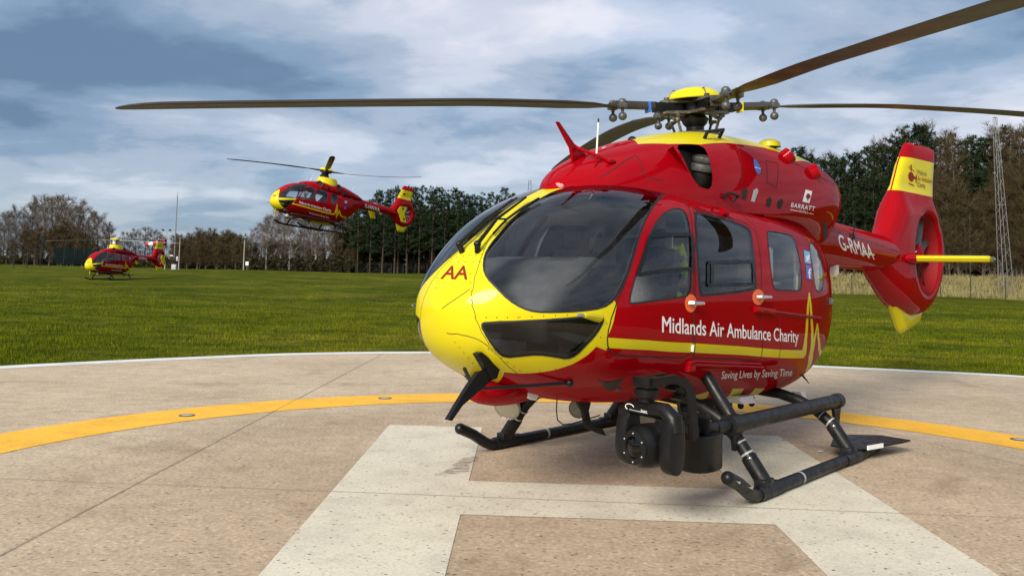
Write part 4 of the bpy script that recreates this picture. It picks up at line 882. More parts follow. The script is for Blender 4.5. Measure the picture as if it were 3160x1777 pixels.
def seat(x, y, face=1, nm='pilot_seat', mat=SEA):
    t = MB(); t.box((x, y, 1.18), (.46, .46, .12), bevel=.04); t.box((x - face * .24, y, 1.58), (.12, .46, .72), Matrix.Rotation(R(-8 * face), 3, 'Y'), .05); t.box((x - face * .30, y, 2.02), (.09, .26, .18), Matrix.Rotation(R(-8 * face), 3, 'Y'), .04); t.box((x, y, .99), (.36, .36, .26)); return t.build(nm, mat, hero)
seat(1.75, .42); seat(1.75, -.42); seat(.25, .45, -1, 'crew_seat'); seat(-.55, .3, 1, 'crew_seat')
mb = MB(); mb.box((.1, -.45, 1.18), (1.7, .5, .10), bevel=.04); mb.box((.1, -.45, .98), (1.6, .4, .2)); mb.build('stretcher', GREYP, hero)
mb = MB(); mb.box((1.15, -.45, 1.6), (.04, .5, .9)); mb.box((1.30, .0, 1.10), (.05, 1.25, .4)); mb.build('cabin_partition', INT, hero)
mb = MB(); mb.box((.98, .16, 1.31), (.40, .40, .10), bevel=.03); mb.box((.98, .16, 1.07), (.28, .28, .38)); mb.build('jump_seat', SEA, hero)
mb = MB(); mb.box((1.18, .15, 2.06), (.03, .55, .025)); mb.tube([(1.18, .42, 2.06), (1.18, .42, 1.6)], .012, 6); mb.box((1.18, .1, 1.70), (.03, .35, .03)); mb.build('partition_rail', WHT, hero)
mb = MB(); mb.box((-.2, .55, 1.85), (.30, .25, .34), bevel=.04); mb.box((-.25, .5, 1.66), (.5, .35, .03)); mb.build('medical_monitor', WHT, hero)
mb = MB(); mb.box((2.28, .42, 1.52), (.05, .24, .34), Matrix.Rotation(R(-12), 3, 'Y'), .01); mb.build('kneeboard', INT, hero)
mb = MB(); mb.tube([(2.05, .42, .9), (2.12, .42, 1.2), (2.06, .42, 1.36)], .018, 8); mb.mat(1).ball((2.06, .42, 1.38), (.03, .025, .05), 8, 6); mb.build('control_stick', [BLK, BLK], hero)
# ================================================================ two smaller ambulance helicopters of one type
EPOSE = Matrix.Translation((-10.439, 46.779, 3.744)) @ Matrix.Rotation(R(230.78), 4, 'Z') @ Matrix.Rotation(R(-5.24), 4, 'Y') @ Matrix.Rotation(R(-5.667), 4, 'X'); EINV = EPOSE.inverted()
def ep(axis, val, *uv):
    out = []
    for q in uv:
        o, d = pixel_ray(*q); o = EINV @ o; d = EINV.to_3x3() @ d; out.append(o + d * ((val - o[axis]) / d[axis]))
    return out
epod = Half([(3.05, 1.1, 1.1, 1.1, 0, 2.1, 2.1), (3.0, .93, 1.33, 1.1, .2, 2.1, 2.1), (2.85, .79, 1.56, 1.1, .40, 2.3, 2.1), (2.6, .67, 1.80, 1.1, .57, 2.5, 2.2), (2.2, .57, 2.08, 1.12, .69, 2.6, 2.3), (1.7, .51, 2.26, 1.15, .76, 2.7, 2.4), (1.2, .47, 2.32, 1.18, .78, 2.6, 2.5), (.6, .45, 2.32, 1.2, .79, 2.7, 2.5), (0, .44, 2.30, 1.2, .79, 2.7, 2.5),
             (-.6, .46, 2.25, 1.22, .78, 2.6, 2.4), (-1.1, .54, 2.22, 1.28, .74, 2.5, 2.3), (-1.6, .76, 2.19, 1.44, .64, 2.4, 2.2), (-2.05, 1.10, 2.16, 1.62, .48, 2.3, 2.1), (-2.4, 1.42, 2.15, 1.78, .34, 2.2, 2.1), (-2.65, 1.6, 2.13, 1.86, .27, 2.2, 2.1)], smooth=9, ulen=6.5)
E_ = lambda pts: epod.px([q if q[0] == 'p' or q[0] == 'u' else ZE(*q) for q in pts], EINV)
e_ws = E_(rounded([(712, 603), (742, 552), (800, 502), (880, 455), (950, 435), (1060, 428), (1110, 438), (1060, 490), (990, 570), (945, 610), (850, 610)], 1))
e_ch = E_([(718, 632), (905, 632), (935, 634), (900, 668), (850, 705), (798, 735), (770, 715), (740, 680)])
e_w1 = E_(rounded([(980, 612), (1010, 560), (1050, 500), (1085, 478), (1130, 472), (1166, 485), (1174, 520), (1166, 638), (1080, 634), (1000, 624)], 1))
e_w2 = E_(rounded([(1176, 648), (1190, 500), (1205, 494), (1300, 518), (1328, 533), (1334, 560), (1318, 658), (1250, 657)], 1))
e_w3 = E_(rounded([(1376, 668), (1382, 560), (1395, 550), (1450, 568), (1467, 590), (1442, 662), (1410, 678)], 1))
e_yn = E_([('p', 2.66, 95), (728, 550), (712, 606), (722, 640), (745, 690), (792, 738), (730, 742), ('p', 2.75, -95), ('u', -.2, -95), ('u', -.2, 95)])
e_bd = E_([(705, 610), (948, 614), (905, 672), (1000, 696), (1150, 738), (1300, 778), (1412, 806), (1418, 822), (1300, 796), (1150, 756), (1000, 712), (888, 682), (912, 633), (715, 634)])
e_ec = [E_(stroke(p, w)) for p, w in ((((1405, 810), (1425, 800), (1440, 740), (1450, 684)), (18, 18, 12, 4)), (((1450, 684), (1452, 760), (1444, 820), (1437, 862)), (4, 14, 14, 4)), (((1437, 862), (1455, 820), (1470, 790), (1478, 758)), (4, 14, 14, 4)), (((1478, 758), (1485, 800), (1500, 830), (1565, 852)), (4, 16, 18, 18)))]
e_seams = [[('p', 1.0, 0)]]
er = epod.mesh_regions(96, 56, [('windshield', [e_ws]), ('chin_window', [e_ch]), ('door_window', [e_w1]), ('sliding_window', [e_w2]), ('cabin_window', [e_w3]), ('fuselage', None)], [(1, e_yn), (1, e_bd)] + [(1, e) for e in e_ec])
ecow = Half([(1.6, 2.1, 2.28, 2.2, 0, 2.2, 2), (1.45, 2.1, 2.36, 2.2, .22, 2.2, 2), (1.0, 2.1, 2.48, 2.15, .44, 2.4, 2), (.5, 2.0, 2.56, 2.2, .54, 2.5, 2), (0, 2.0, 2.63, 2.2, .58, 2.6, 2), (-.6, 2.0, 2.64, 2.2, .59, 2.6, 2), (-1.2, 1.95, 2.58, 2.2, .56, 2.5, 2), (-1.8, 1.9, 2.44, 2.15, .48, 2.4, 2), (-2.3, 1.9, 2.30, 2.12, .36, 2.3, 2), (-2.6, 1.9, 2.2, 2.08, .26, 2.2, 2)], smooth=8, ulen=4.5)
eboom = Half([(-2.2, 1.56, 2.16, 1.86, .31, 2.2, 2.2), (-2.8, 1.60, 2.13, 1.86, .27, 2.2, 2.2), (-4.2, 1.62, 2.06, 1.84, .23, 2.2, 2.2), (-5.4, 1.62, 2.0, 1.8, .18, 2.2, 2.2)], nose=False, smooth=5, ulen=3)
def light_heli(label, reg, pose, az0, tips, blade_mat, door_open=False, tie=False):
    root = empty('light_helicopter', label=label, cat='helicopter'); root.matrix_world = pose
    f = epod.emit('fuselage', er['fuselage'], PAINT, root)
    for nm, mt in (('windshield', GLS), ('chin_window', GLD), ('door_window', GLS), ('sliding_window', GLD), ('cabin_window', GLS)):
        for port in (True, False): epod.emit(nm, er[nm], [mt], f, mirror=not port, port=port, fixed_mat=0)
    epod.emit('cabin_lining', er['fuselage'], [INT], f, offset=-.03, fixed_mat=0, flip=True)
    ES = lambda lines, w, m, nm: seams(epod, [[q if q[0] in ('p', 'u') else ZE(*q) for q in l] for l in lines], w, m, nm, f, pinv=EINV, off=.003)
    for l in ([(960, 628), (1000, 555), (1050, 485), (1095, 458), (1180, 462), (1182, 560), (1175, 660), (1150, 725), (1050, 700), (960, 672), (960, 628)], [(1182, 470), (1320, 505), (1350, 540), (1345, 660), (1330, 770)]): ES([l], .014, MAR, 'door_seam')
    ES([[(1360, 715), (1430, 732), (1510, 750)]], .02, MAR, 'door_rail'); ES([[(735, 590), (790, 520), (860, 470)]], .05, BLK, 'windshield_wiper')
    decal_text('name_lettering', 'Midlands Air Ambulance Charity', epod, [ZE(978, 674), ZE(1376, 784), ZE(1380, 750), ZE(980, 645)], LTR, f, bold=.012, off=.006, pinv=EINV)
    decal_text('motto_lettering', 'Saving Lives by Saving Time', epod, [ZE(1104, 801), ZE(1347, 862), ZE(1350, 840), ZE(1106, 779)], LTR, f, bold=.01, shear=.2, off=.006, pinv=EINV)
    decal_text('nose_lettering', 'AA', epod, [ZE(650, 592), ZE(692, 590), ZE(690, 562), ZE(655, 564)], MAR, f, bold=.02, off=.006, pinv=EINV)
    decal_poly('sponsor_square', epod, [ZE(*q) for q in ((1614, 562), (1666, 572), (1662, 622), (1612, 620))], LTR, f, off=.006, pinv=EINV, sub=1)
    decal_poly('sponsor_emblem', epod, [ZE(*q) for q in ((1628, 580), (1650, 583), (1648, 612), (1627, 610))], OLV, f, off=.011, pinv=EINV, sub=1)
    decal_poly('social_media_square', epod, [ZE(*q) for q in ((1546, 642), (1574, 648), (1572, 675), (1544, 670))], LBL, f, off=.006, pinv=EINV, sub=0)
    decal_poly('social_media_square', epod, [ZE(*q) for q in ((1540, 715), (1560, 720), (1558, 747), (1538, 742))], BLU, f, off=.006, pinv=EINV, sub=0)
    mb = MB(); mb.box((.4, 0, .62), (3.4, 1.2, .04)); mb.build('cabin_floor', IND, f)
    mb = MB(); mb.rings([[Vector((x, y, z)) for x, z in ((2.55, 1.2), (2.35, 1.42), (2.1, 1.45), (2.08, 1.2), (2.2, .7), (2.5, .7))] for y in (-.5, .5)]); mb.build('instrument_panel', IND, f)
    for (x, y) in ((1.25, .36), (1.25, -.36), (0.0, .36)):
        mb = MB(); mb.box((x, y, .92), (.42, .42, .12), bevel=.03); mb.box((x - .24, y, 1.28), (.10, .42, .66), Matrix.Rotation(R(-8), 3, 'Y'), .03); mb.box((x, y, .76), (.3, .3, .2)); mb.build('seat', SEA, root)
    mb = MB(); mb.box((-.75, 0, 1.35), (.05, 1.2, 1.3)); mb.build('bulkhead', INT, f)
    cw = ecow.emit('engine_cowling', ecow.mesh_regions(50, 30, [('c', None)], [])['c'], [RED], root)
    def hole(q, r, d=(0, 1, .35), nm='exhaust_port'):
        p = surf_pt(ecow, ZE(*q), 0, EINV); m_ = MB(); m_.lathe([(r * 1.15, -.03), (r * 1.15, .03), (r, .03)], p, d, 16); m_.mat(1).lathe([(r, .03), (r * .9, .02), (.001, .015)], p, d, 16); m_.build(nm, [RED, DRK], cw)
    hole((1230, 438), .17, (.6, 1, .2), 'air_intake'); hole((1470, 480), .15); hole((1510, 560), .09)
    for q in ((1345, 490), (1480, 525), (1560, 560)): 
        p = surf_pt(ecow, ZE(*q), .005, EINV); m_ = MB(); m_.box(p, (.16, .02, .16), bevel=.005); m_.build('cooling_vent', DRK, cw)
    mb = MB(); rings = []
    for z, a, b, dx in ((2.45, .62, .52, -.2), (2.60, .60, .50, -.2), (2.68, .56, .46, -.18), (2.80, .52, .42, -.16), (2.85, .48, .39, -.16), (2.86, .35, .28, -.16)): rings.append([Vector((dx + a * math.cos(t) * (1.15 if math.cos(t) < 0 else 1), b * math.sin(t), z)) for t in np.linspace(0, 2 * math.pi, 28, endpoint=False)])
    mb.rings(rings); mb.build('mast_fairing', YEL, cw)
    for (x, z0, h) in ((1.0, 2.42, .40), (.75, 2.46, .32), (-1.9, 2.38, .4)):
        mb = MB(); mb.tube([(x, .1, z0), (x - .12, .1, z0 + h)], [.012, .005], 5); mb.build('whip_antenna', WHT, root)
    b = eboom.emit('tail_boom', eboom.mesh_regions(24, 20, [('b', None)], [])['b'], [RED], root)
    decal_text('registration_lettering', reg, eboom, [ZE(1796, 727), ZE(1978, 784), ZE(1982, 730), ZE(1798, 680)], LTR, b, bold=.02, off=.006, pinv=EINV)
    fc = (-6.13, 1.84)
    out = [(-4.9, 1.70), (-5.3, 1.42), (-5.65, 1.16), (-6.1, 1.06), (-6.5, 1.15), (-6.80, 1.42), (-6.93, 1.82), (-6.85, 2.18), (-6.62, 2.46), (-6.48, 2.64), (-6.58, 3.40), (-6.54, 3.45), (-5.80, 3.48), (-5.70, 3.43), (-5.2, 2.3), (-4.95, 2.0)]
    th = lambda x, z, d: .012 + (.17 if z < 2.4 else max(.07, .17 - .25 * (z - 2.4))) * math.sqrt(max(0, 1 - max(0, 1 - d / .24) ** 2))
    fn = pillow('tail_fin', out, [circle(fc, .52, 32)], th, [RED, YEL], root, [(1, [(-4, 2.72), (-8, 2.66), (-8, 3.20), (-4, 3.24)])], None, .08, lip=.1)
    mb = MB(); mb.lathe([(.001, -.1), (.13, -.1), (.13, .08), (.001, .1)], (fc[0], 0, fc[1]), (0, 1, 0), 16); mb.build('fenestron_hub', MTL, fn)
    for k in range(10):
        t = R(36 * k + (k % 3) * 7); mb = MB(); rd = Vector((math.cos(t), 0, math.sin(t))); tg = Vector((-math.sin(t), .5, math.cos(t))).normalized()
        mb.rings([[Vector((fc[0], 0, fc[1])) + rd * r + tg * w + Vector((0, u_, 0)) for w, u_ in ((-.035, 0), (0, .012), (.035, 0), (0, -.012))] for r in (.12, .50)]); mb.build('fenestron_blade', BLG, fn)
    pillow('bumper_fin', [(-5.58, 1.24), (-5.80, .82), (-5.85, .78), (-6.28, .78), (-6.33, .82), (-6.52, 1.18), (-6.1, 1.1)], [], lambda x, z, d: .03 + .04 * min(1, d / .1), [YEL], root, grid=.08)
    def flat(nm, poly, mt): m_ = MB(); m_._add([(x, th(x, z, .3) + .012, z) for x, z in poly], [list(range(len(poly)))]); build_flat(m_, nm, mt, fn)
    flat('helicopter_emblem', [(-5.80 + .09 * math.cos(t), 2.98 + .07 * math.sin(t)) for t in np.linspace(0, 6.28, 12, endpoint=False)], MAR)
    for z_, tx, l in ((3.03, 'Midlands', .26), (2.93, 'Air Ambulance', .40), (2.83, 'Charity', .2)): put_text('fin_lettering', tx, lambda a, b_: (-5.95 - a, th(-5.95 - a, z_ + b_, .3) + .012, z_ + b_), OLV, fn, l, .06)
    # stabilizer with end plates
    for s_ in (1, -1):
        mb = MB(); mb.rings([[Vector((-5.05 + a, s_ * y, 1.74 + b_)) for a, b_ in ((.24, 0), (.1, .035), (-.24, 0), (.1, -.03))] for y in (.1, 1.3)]); so = mb.build('stabilizer', RED, root)
        P = [(p.x, p.z) for p in ep(1, 1.3, *[ZE(*q) for q in ((2200, 765), (2235, 712), (2312, 725), (2283, 800), (2305, 908), (2245, 903), (2225, 830))])]
        mb = MB(); mb.prism(P, (0, s_ * 1.31, 0), (1, 0, 0), (0, 0, 1), .03, True); epn = mb.build('end_plate', YEL, root)
        for q in ((2265, 742), (2275, 868)):
            c = ep(1, 1.3, ZE(*q))[0]; m_ = MB()
            for a in range(3): m_.box((c.x, s_ * (1.331 + .0006 * a), c.z), (.035, .003, .15), Matrix.Rotation(R(60 * a), 3, 'Y'))
            m_.build('star_emblem', NAVY, epn)
    # rotor
    az = R(az0); hz = 3.2; up = Vector((0, 0, 1))
    mb = MB(); mb.lathe([(.24, -.36), (.20, -.25), (.16, -.2), (.18, -.1), (.30, -.08), (.30, .02), (.10, .08)], (0, 0, hz), up, 20); hb = mb.build('rotor_head', BLK, root)
    mb = MB(); mb.lathe([(.35, .03), (.36, .06), (.30, .13), (.18, .18), (.001, .2)], (0, 0, hz), up, 24); mb.build('hub_cap', YEL, hb)
    if tie:
        mb = MB(); mb.box((.20, .14, hz - .14), (.22, .22, .36), Matrix.Rotation(R(20), 3, 'Z'), .04); mb.build('rotor_cover', WHT, hb)
    for k in range(4):
        a = az + k * math.pi / 2; c, s_ = math.cos(a), math.sin(a); rings = []
        for r in (.12, .5, .9, 1.0, 1.25, 1.6, 2.2, 2.8, 3.4, 4.0, 4.5, 4.85, 5.0, 5.08, 5.1):
            ch = .14 if r < .95 else (.14 + .15 * min((r - .95) / .4, 1)); tk = .10 * (1 - r / 1.2) + .03 if r < .95 else .03
            if r > 4.7: ch *= math.sqrt(max(.05, 1 - ((r - 4.7) / .41) ** 2))
            z = hz + tips[k] * (r / 5.1) ** 1.7; tw_ = R(12 - 8 * r / 5.1)
            rings.append([Vector((r * c - w * ch * math.cos(tw_) * s_, r * s_ + w * ch * math.cos(tw_) * c, z + w * ch * math.sin(tw_) + t * tk)) for w, t in ((.5, 0), (.25, .5), (-.5, .05), (.25, -.5))])
        mb = MB(); mb.rings(rings); mb.build('rotor_blade', blade_mat, root)
    # skids
    for s_ in (1, -1):
        mb = MB(); mb.tube([(-1.25, s_, .06), (1.35, s_, .05), (1.6, s_, .07), (1.85, s_, .14), (1.98, s_, .20)], .05, 10); mb.build('skid_tube', BLK, root)
        mb = MB(); mb.box((.05, s_ * .86, .40), (3.0, .16, .035), bevel=.01); mb.build('step_board', BLK, root)
    for x in (1.15, -.95):
        for s_ in (1, -1):
            mb = MB(); mb.tube([(x, s_ * 1.0, .08), (x, s_ * .92, .22), (x, s_ * .78, .38), (x, s_ * .5, .47), (x, 0, .5)], .045, 10, upv=(1, 0, 0)); mb.build('cross_tube', BLK, root)
    mb = MB(); mb.box((-.1, 0, .43), (1.2, .5, .12), bevel=.04); mb.build('belly_fairing', YEL, root)
    for (x, y, z, r) in ((2.1, .2, .50, .09), (1.0, .1, .40, .07), (-1.0, .3, .36, .07), (-1.3, .55, .42, .06)):
        mb = MB(); mb.cyl((x, y, z + .15), (x, y, z), .03, n=8); mb.ball((x, y, z), r, 10, 6); mb.build('landing_light', WHT if x > 0 else BLK, root)
    for s_ in (1, -1):
        mb = MB(); mb.tube([(2.6, s_ * .5, 1.0), (2.75, s_ * .56, 1.0), (2.95, s_ * .56, 1.0)], .02, 8); mb.build('pitot_probe', YEL, root)
    mb = MB(); mb.prism([(2.75, .72), (2.62, .66), (2.66, .38), (2.72, .42)], (0, 0, 0), (1, 0, 0), (0, 0, 1), .03, True); mb.build('wire_cutter', YEL, root)
    mb = MB(); mb.ball((-4.3, 0, 1.60), (.12, .08, .07), 10, 6); mb.build('antenna_dome', WHT, root)
    return root
flyer = light_heli('smaller red and yellow air ambulance helicopter hovering above the field', 'G-HWAA', EPOSE, -35.568, (-.29, .33, .62, .05), BLA)
LPOSE = Matrix.Translation((-32.347, 71.653, .442)) @ Matrix.Rotation(R(257.14), 4, 'Z')
lander = light_heli('smaller red and yellow air ambulance helicopter standing on the grass, hub wrapped in white', 'G-DMAA', LPOSE, -65.18, (-.21, -.1, -.11, -.1), BLG, tie=True)
# ================================================================ people aboard
def skin_body(name, joints, edges, mats_fn, label, root=0, sub=2):
    """one continuous body from a posed skeleton: joints {name: (xyz, (rx, ry))}"""
    names = list(joints); idx = {n: i for i, n in enumerate(names)}
    me = bpy.data.meshes.new(name); me.from_pydata([joints[n][0] for n in names], [(idx[a], idx[b]) for a, b in edges], [])
    o = new_obj(name, me); m = o.modifiers.new('skin', 'SKIN'); m.use_smooth_shade = True
    for i, n in enumerate(names):
        sv = me.skin_vertices[0].data[i]; sv.radius = joints[n][1]; sv.use_root = (i == root)
    s = o.modifiers.new('sub', 'SUBSURF'); s.levels = sub; s.render_levels = sub
    bpy.context.view_layer.update(); dg = bpy.context.evaluated_depsgraph_get(); ev = bpy.data.meshes.new_from_object(o.evaluated_get(dg))
    o.modifiers.clear(); o.data = ev; ev.materials.clear()
    mats, fn = mats_fn
    for q in mats: ev.materials.append(q)
    for p in ev.polygons: p.material_index = fn(p.center); p.use_smooth = True
    tag(o, label, 'person'); return o
def person(pose, base, face, seated, mats, fn, label, arm=0.0, hair=HAIR, helmet=None):
    """adult 1.75 m; base = feet or seat point in local frame of pose, face = heading"""
    Rz = Matrix.Rotation(face, 3, 'Z'); B = Vector(base)
    P = lambda x, y, z: tuple(B + Rz @ Vector((x, y, z)))
    hz = 0.10 if seated else .93
    J = {'pelvis': (P(0, 0, hz), (.15, .12)), 'belly': (P(0, 0, hz + .20), (.15, .11)), 'chest': (P(0, 0, hz + .40), (.17, .12)), 'neck0': (P(0, 0, hz + .54), (.075, .07)), 'neck': (P(.01, 0, hz + .60), (.055, .055)), 'head0': (P(.03, 0, hz + .66), (.07, .085)), 'head': (P(.03, 0, hz + .75), (.078, .098)), 'crown': (P(.02, 0, hz + .83), (.06, .075)), 'nose': (P(.125, 0, hz + .73), (.014, .02))}
    Ed = [('pelvis', 'belly'), ('belly', 'chest'), ('chest', 'neck0'), ('neck0', 'neck'), ('neck', 'head0'), ('head0', 'head'), ('head', 'crown'), ('head', 'nose')]
    for s, t in ((1, 'l'), (-1, 'r')):
        J['sh' + t] = (P(0, s * .19, hz + .47), (.07, .07)); J['el' + t] = (P(.06 + arm * .12, s * .26, hz + .22 + arm * .05), (.047, .047)); J['wr' + t] = (P(.26 + arm * .1, s * .20, hz + .16 + arm * .22), (.032, .032)); J['pa' + t] = (P(.33 + arm * .1, s * .18, hz + .16 + arm * .26), (.042, .022))
        Ed += [('chest', 'sh' + t), ('sh' + t, 'el' + t), ('el' + t, 'wr' + t), ('wr' + t, 'pa' + t)]
        for k in range(4):
            n1, n2 = 'f%d%s' % (k, t), 'g%d%s' % (k, t); dy = (-.028 + .019 * k); ln = (.036, .042, .040, .032)[k]
            J[n1] = (P(.375 + arm * .1, s * .18 + dy, hz + .155 + arm * .27), (.010, .010)); J[n2] = (P(.375 + ln + arm * .1, s * .18 + dy, hz + .13 + arm * .27), (.008, .008)); Ed += [('pa' + t, n1), (n1, n2)]
        J['th' + t] = (P(.34 + arm * .1, s * .145, hz + .17 + arm * .26), (.011, .011)); J['tt' + t] = (P(.375 + arm * .1, s * .128, hz + .17 + arm * .27), (.009, .009)); Ed += [('pa' + t, 'th' + t), ('th' + t, 'tt' + t)]
        if seated: L = (('hip', (.04, .10, -.01), .09), ('kn', (.42, .13, .06), .065), ('an', (.50, .13, -.34), .045), ('toe', (.66, .13, -.40), .04))
        else: L = (('hip', (0, .09, -.10), .09), ('kn', (.02, .10, -.47), .062), ('an', (0, .10, -.86), .043), ('toe', (.16, .11, -.90), .038))
        pr = 'pelvis'
        for nm, (x, y, z), r in L: J[nm + t] = (P(x, s * y, hz + z), (r, r)); Ed.append((pr, nm + t)); pr = nm + t
    o = skin_body('person', J, Ed, (mats, lambda c: fn(Rz.inverted() @ (c - B), hz)), label)
    mb = MB(); Hc = Vector(P(.0, 0, hz + .80))
    if helmet: mb.ball(Vector(P(.01, 0, hz + .79)), (.135, .125, .125), 16, 10, Rz); mb.build('helmet', helmet, o)
    else: mb.ball(Hc, (.105, .088, .085), 14, 8, Rz); mb.build('hair', hair, o)
    o.matrix_world = pose
    return o
def crew_fn(c, hz):
    z = c.z - hz
    if z > .56 or (abs(c.y) > .12 and c.x > .26 and z < .5 and z > .1): return 1           # skin: head and hands
    if z > -.10: return 2 if (.16 < z < .22 or .36 < z < .41) else 0                        # hi-vis jacket with reflective bands
    return 3
person(POSE, (.98, .16, 1.38), R(35), True, [HIV, SKIN, REFL, NAVY], crew_fn, 'person in a hi-vis yellow jacket and dark trousers inside the large parked helicopter')
def pil_fn(c, hz):
    z = c.z - hz
    return 1 if z > .56 or (abs(c.y) > .12 and c.x > .26 and .1 < z < .5) else 0
person(EPOSE, (1.28, .36, .90), 0, True, [REDC, SKIN], pil_fn, 'person in red with a white helmet at the controls of the hovering helicopter', arm=.4, helmet=WHT)
# ================================================================ ground, helipad, grass
def px_ground(u, v, z=0.0):
    o, d = pixel_ray(u, v); return o + d * ((z - o.z) / d.z)
def sstep(a, b, x): t = np.clip((x - a) / (b - a), 0, 1); return t * t * (3 - 2 * t)
PADC = (0.70, 6.5)
edge_px = [(0, 85), (500, 60), (1000, 38), (1500, 18), (2000, 8), (2350, 3)]
edge_pts = [(-8.33, 14.56), (-7.26, 15.57), (-5.99, 16.62), (-4.51, 17.75), (-2.76, 18.55), (-1.2, 18.95), (1.5, 18.85), (4.0, 18.3), (6.27, 17.64), (7.75, 17.24), (9.7, 16.60)]
eang = np.array([math.atan2(y - PADC[1], x - PADC[0]) for x, y in edge_pts]); erad = np.array([math.hypot(y - PADC[1], x - PADC[0]) for x, y in edge_pts])
def pad_r(a):
    a = np.asarray(a, float); aa = np.concatenate([[eang[-1] - .35], eang[::-1], [eang[0] + .35]]); rr = np.concatenate([[12.6], erad[::-1], [12.2]])
    return np.where((a > aa[0]) & (a < aa[-1]), np.interp(a, aa, rr), 12.4)
def fence_s(x, y): return (y + .99 * x - 152.1) / 1.41          # metres behind the right-hand fence line
def terrain_z(x, y):
    x = np.asarray(x, float); y = np.asarray(y, float)
    z = 1.2 * sstep(35, 120, y) * sstep(40, -15, x)
    z = z + 2.3 * sstep(2, 17, fence_s(x, y)) * sstep(8, 24, x)            # bank behind the right-hand fence
    r = np.hypot(x - PADC[0], y - PADC[1]); z = z + .10 * np.sin(x * .21 + 1) * np.sin(y * .17) * sstep(20, 45, r)
    return z - .035 + .03 * sstep(12.6, 16, r)
def grid_mesh(xs, ys, fn):
    X, Y = np.meshgrid(xs, ys, indexing='ij'); Z = fn(X, Y); n, m = X.shape
    V = np.c_[X.ravel(), Y.ravel(), Z.ravel()]; I = np.arange(n * m).reshape(n, m)
    Fq = np.c_[I[:-1, :-1].ravel(), I[1:, :-1].ravel(), I[1:, 1:].ravel(), I[:-1, 1:].ravel()]
    return V, Fq
def np_mesh(name, V, Fq, mats):
    me = bpy.data.meshes.new(name); me.from_pydata(V.tolist(), [], Fq.tolist())
    for m in mats: me.materials.append(m)
    return me
def nset(N, t, **kw):
    n = N.new(t)
    for k, v in kw.items():
        if k in n.inputs: n.inputs[k].default_value = v
        else: setattr(n, k, v)
    return n
def rampn(N, L, src, stops):
    n = N.new('ShaderNodeValToRGB'); e = n.color_ramp.elements
    while len(e) < len(stops): e.new(.5)
    for el, (p, c) in zip(e, stops): el.position = p; el.color = (*c, 1) if len(c) == 3 else c
    L.new(src, n.inputs[0]); return n.outputs[0]
def grass_material(name, blade=False):
    m = bpy.data.materials.new(name); m.use_nodes = True; N, L = nodes_of(m); b = N['Principled BSDF']; b.inputs['Roughness'].default_value = .9; b.inputs['Specular IOR Level'].default_value = .02
    g = N.new('ShaderNodeNewGeometry')
    n1 = nset(N, 'ShaderNodeTexNoise', Scale=.16, Detail=8.0, Roughness=.62); n2 = nset(N, 'ShaderNodeTexNoise', Scale=1.1, Detail=6.0, Roughness=.65); n3 = nset(N, 'ShaderNodeTexNoise', Scale=14.0, Detail=5.0, Roughness=.7)
    mp = N.new('ShaderNodeMapping'); mp.inputs['Scale'].default_value = (.7, 1.1, 1); mp.inputs['Rotation'].default_value = (0, 0, R(20)); L.new(g.outputs['Position'], mp.inputs[0])
    L.new(mp.outputs[0], n1.inputs['Vector']); L.new(mp.outputs[0], n2.inputs['Vector']); L.new(g.outputs['Position'], n3.inputs['Vector'])
    kb = 1.45 if blade else 1.0
    c1 = rampn(N, L, n1.outputs['Fac'], ((.30, (.042 * kb, .062 * kb, .003)), (.50, (.078 * kb, .094 * kb, .006)), (.68, (.128 * kb, .122 * kb, .016))))
    c2 = rampn(N, L, n2.outputs['Fac'], ((.30, (.36, .42, .30)), (.52, (1, 1, 1)), (.74, (1.7, 1.45, 1.2))))
    c3 = rampn(N, L, n3.outputs['Fac'], ((.28, (.40, .42, .35)), (.55, (1, 1, 1)), (.80, (1.5, 1.4, 1.2))))
    m1 = nset(N, 'ShaderNodeMix', data_type='RGBA', blend_type='MULTIPLY'); m1.inputs['Factor'].default_value = 1; L.new(c1, m1.inputs['A']); L.new(c2, m1.inputs['B'])
    m2 = nset(N, 'ShaderNodeMix', data_type='RGBA', blend_type='MULTIPLY'); m2.inputs['Factor'].default_value = .6 if blade else 1; L.new(m1.outputs['Result'], m2.inputs['A']); L.new(c3, m2.inputs['B'])
    L.new(m2.outputs['Result'], b.inputs['Base Color'])
    if not blade:
        bp = nset(N, 'ShaderNodeBump', Strength=.9, Distance=.06); L.new(n3.outputs['Fac'], bp.inputs['Height']); L.new(bp.outputs[0], b.inputs['Normal'])
    MAT[name] = m; return m
GRS = grass_material('lawn'); GRB = grass_material('grass_blades', True)
xs = np.concatenate([-np.geomspace(2500, 95, 14), np.arange(-90, 91, 3.0), np.geomspace(95, 2500, 14)]); ys = np.concatenate([-np.geomspace(2500, 45, 12), np.arange(-40, 171, 3.0), np.geomspace(176, 3000, 14)])
V, Fq = grid_mesh(xs, ys, terrain_z); gme = np_mesh('ground', V, Fq, [GRS]); gme.shade_smooth(); tag(new_obj('ground', gme), kind='structure')
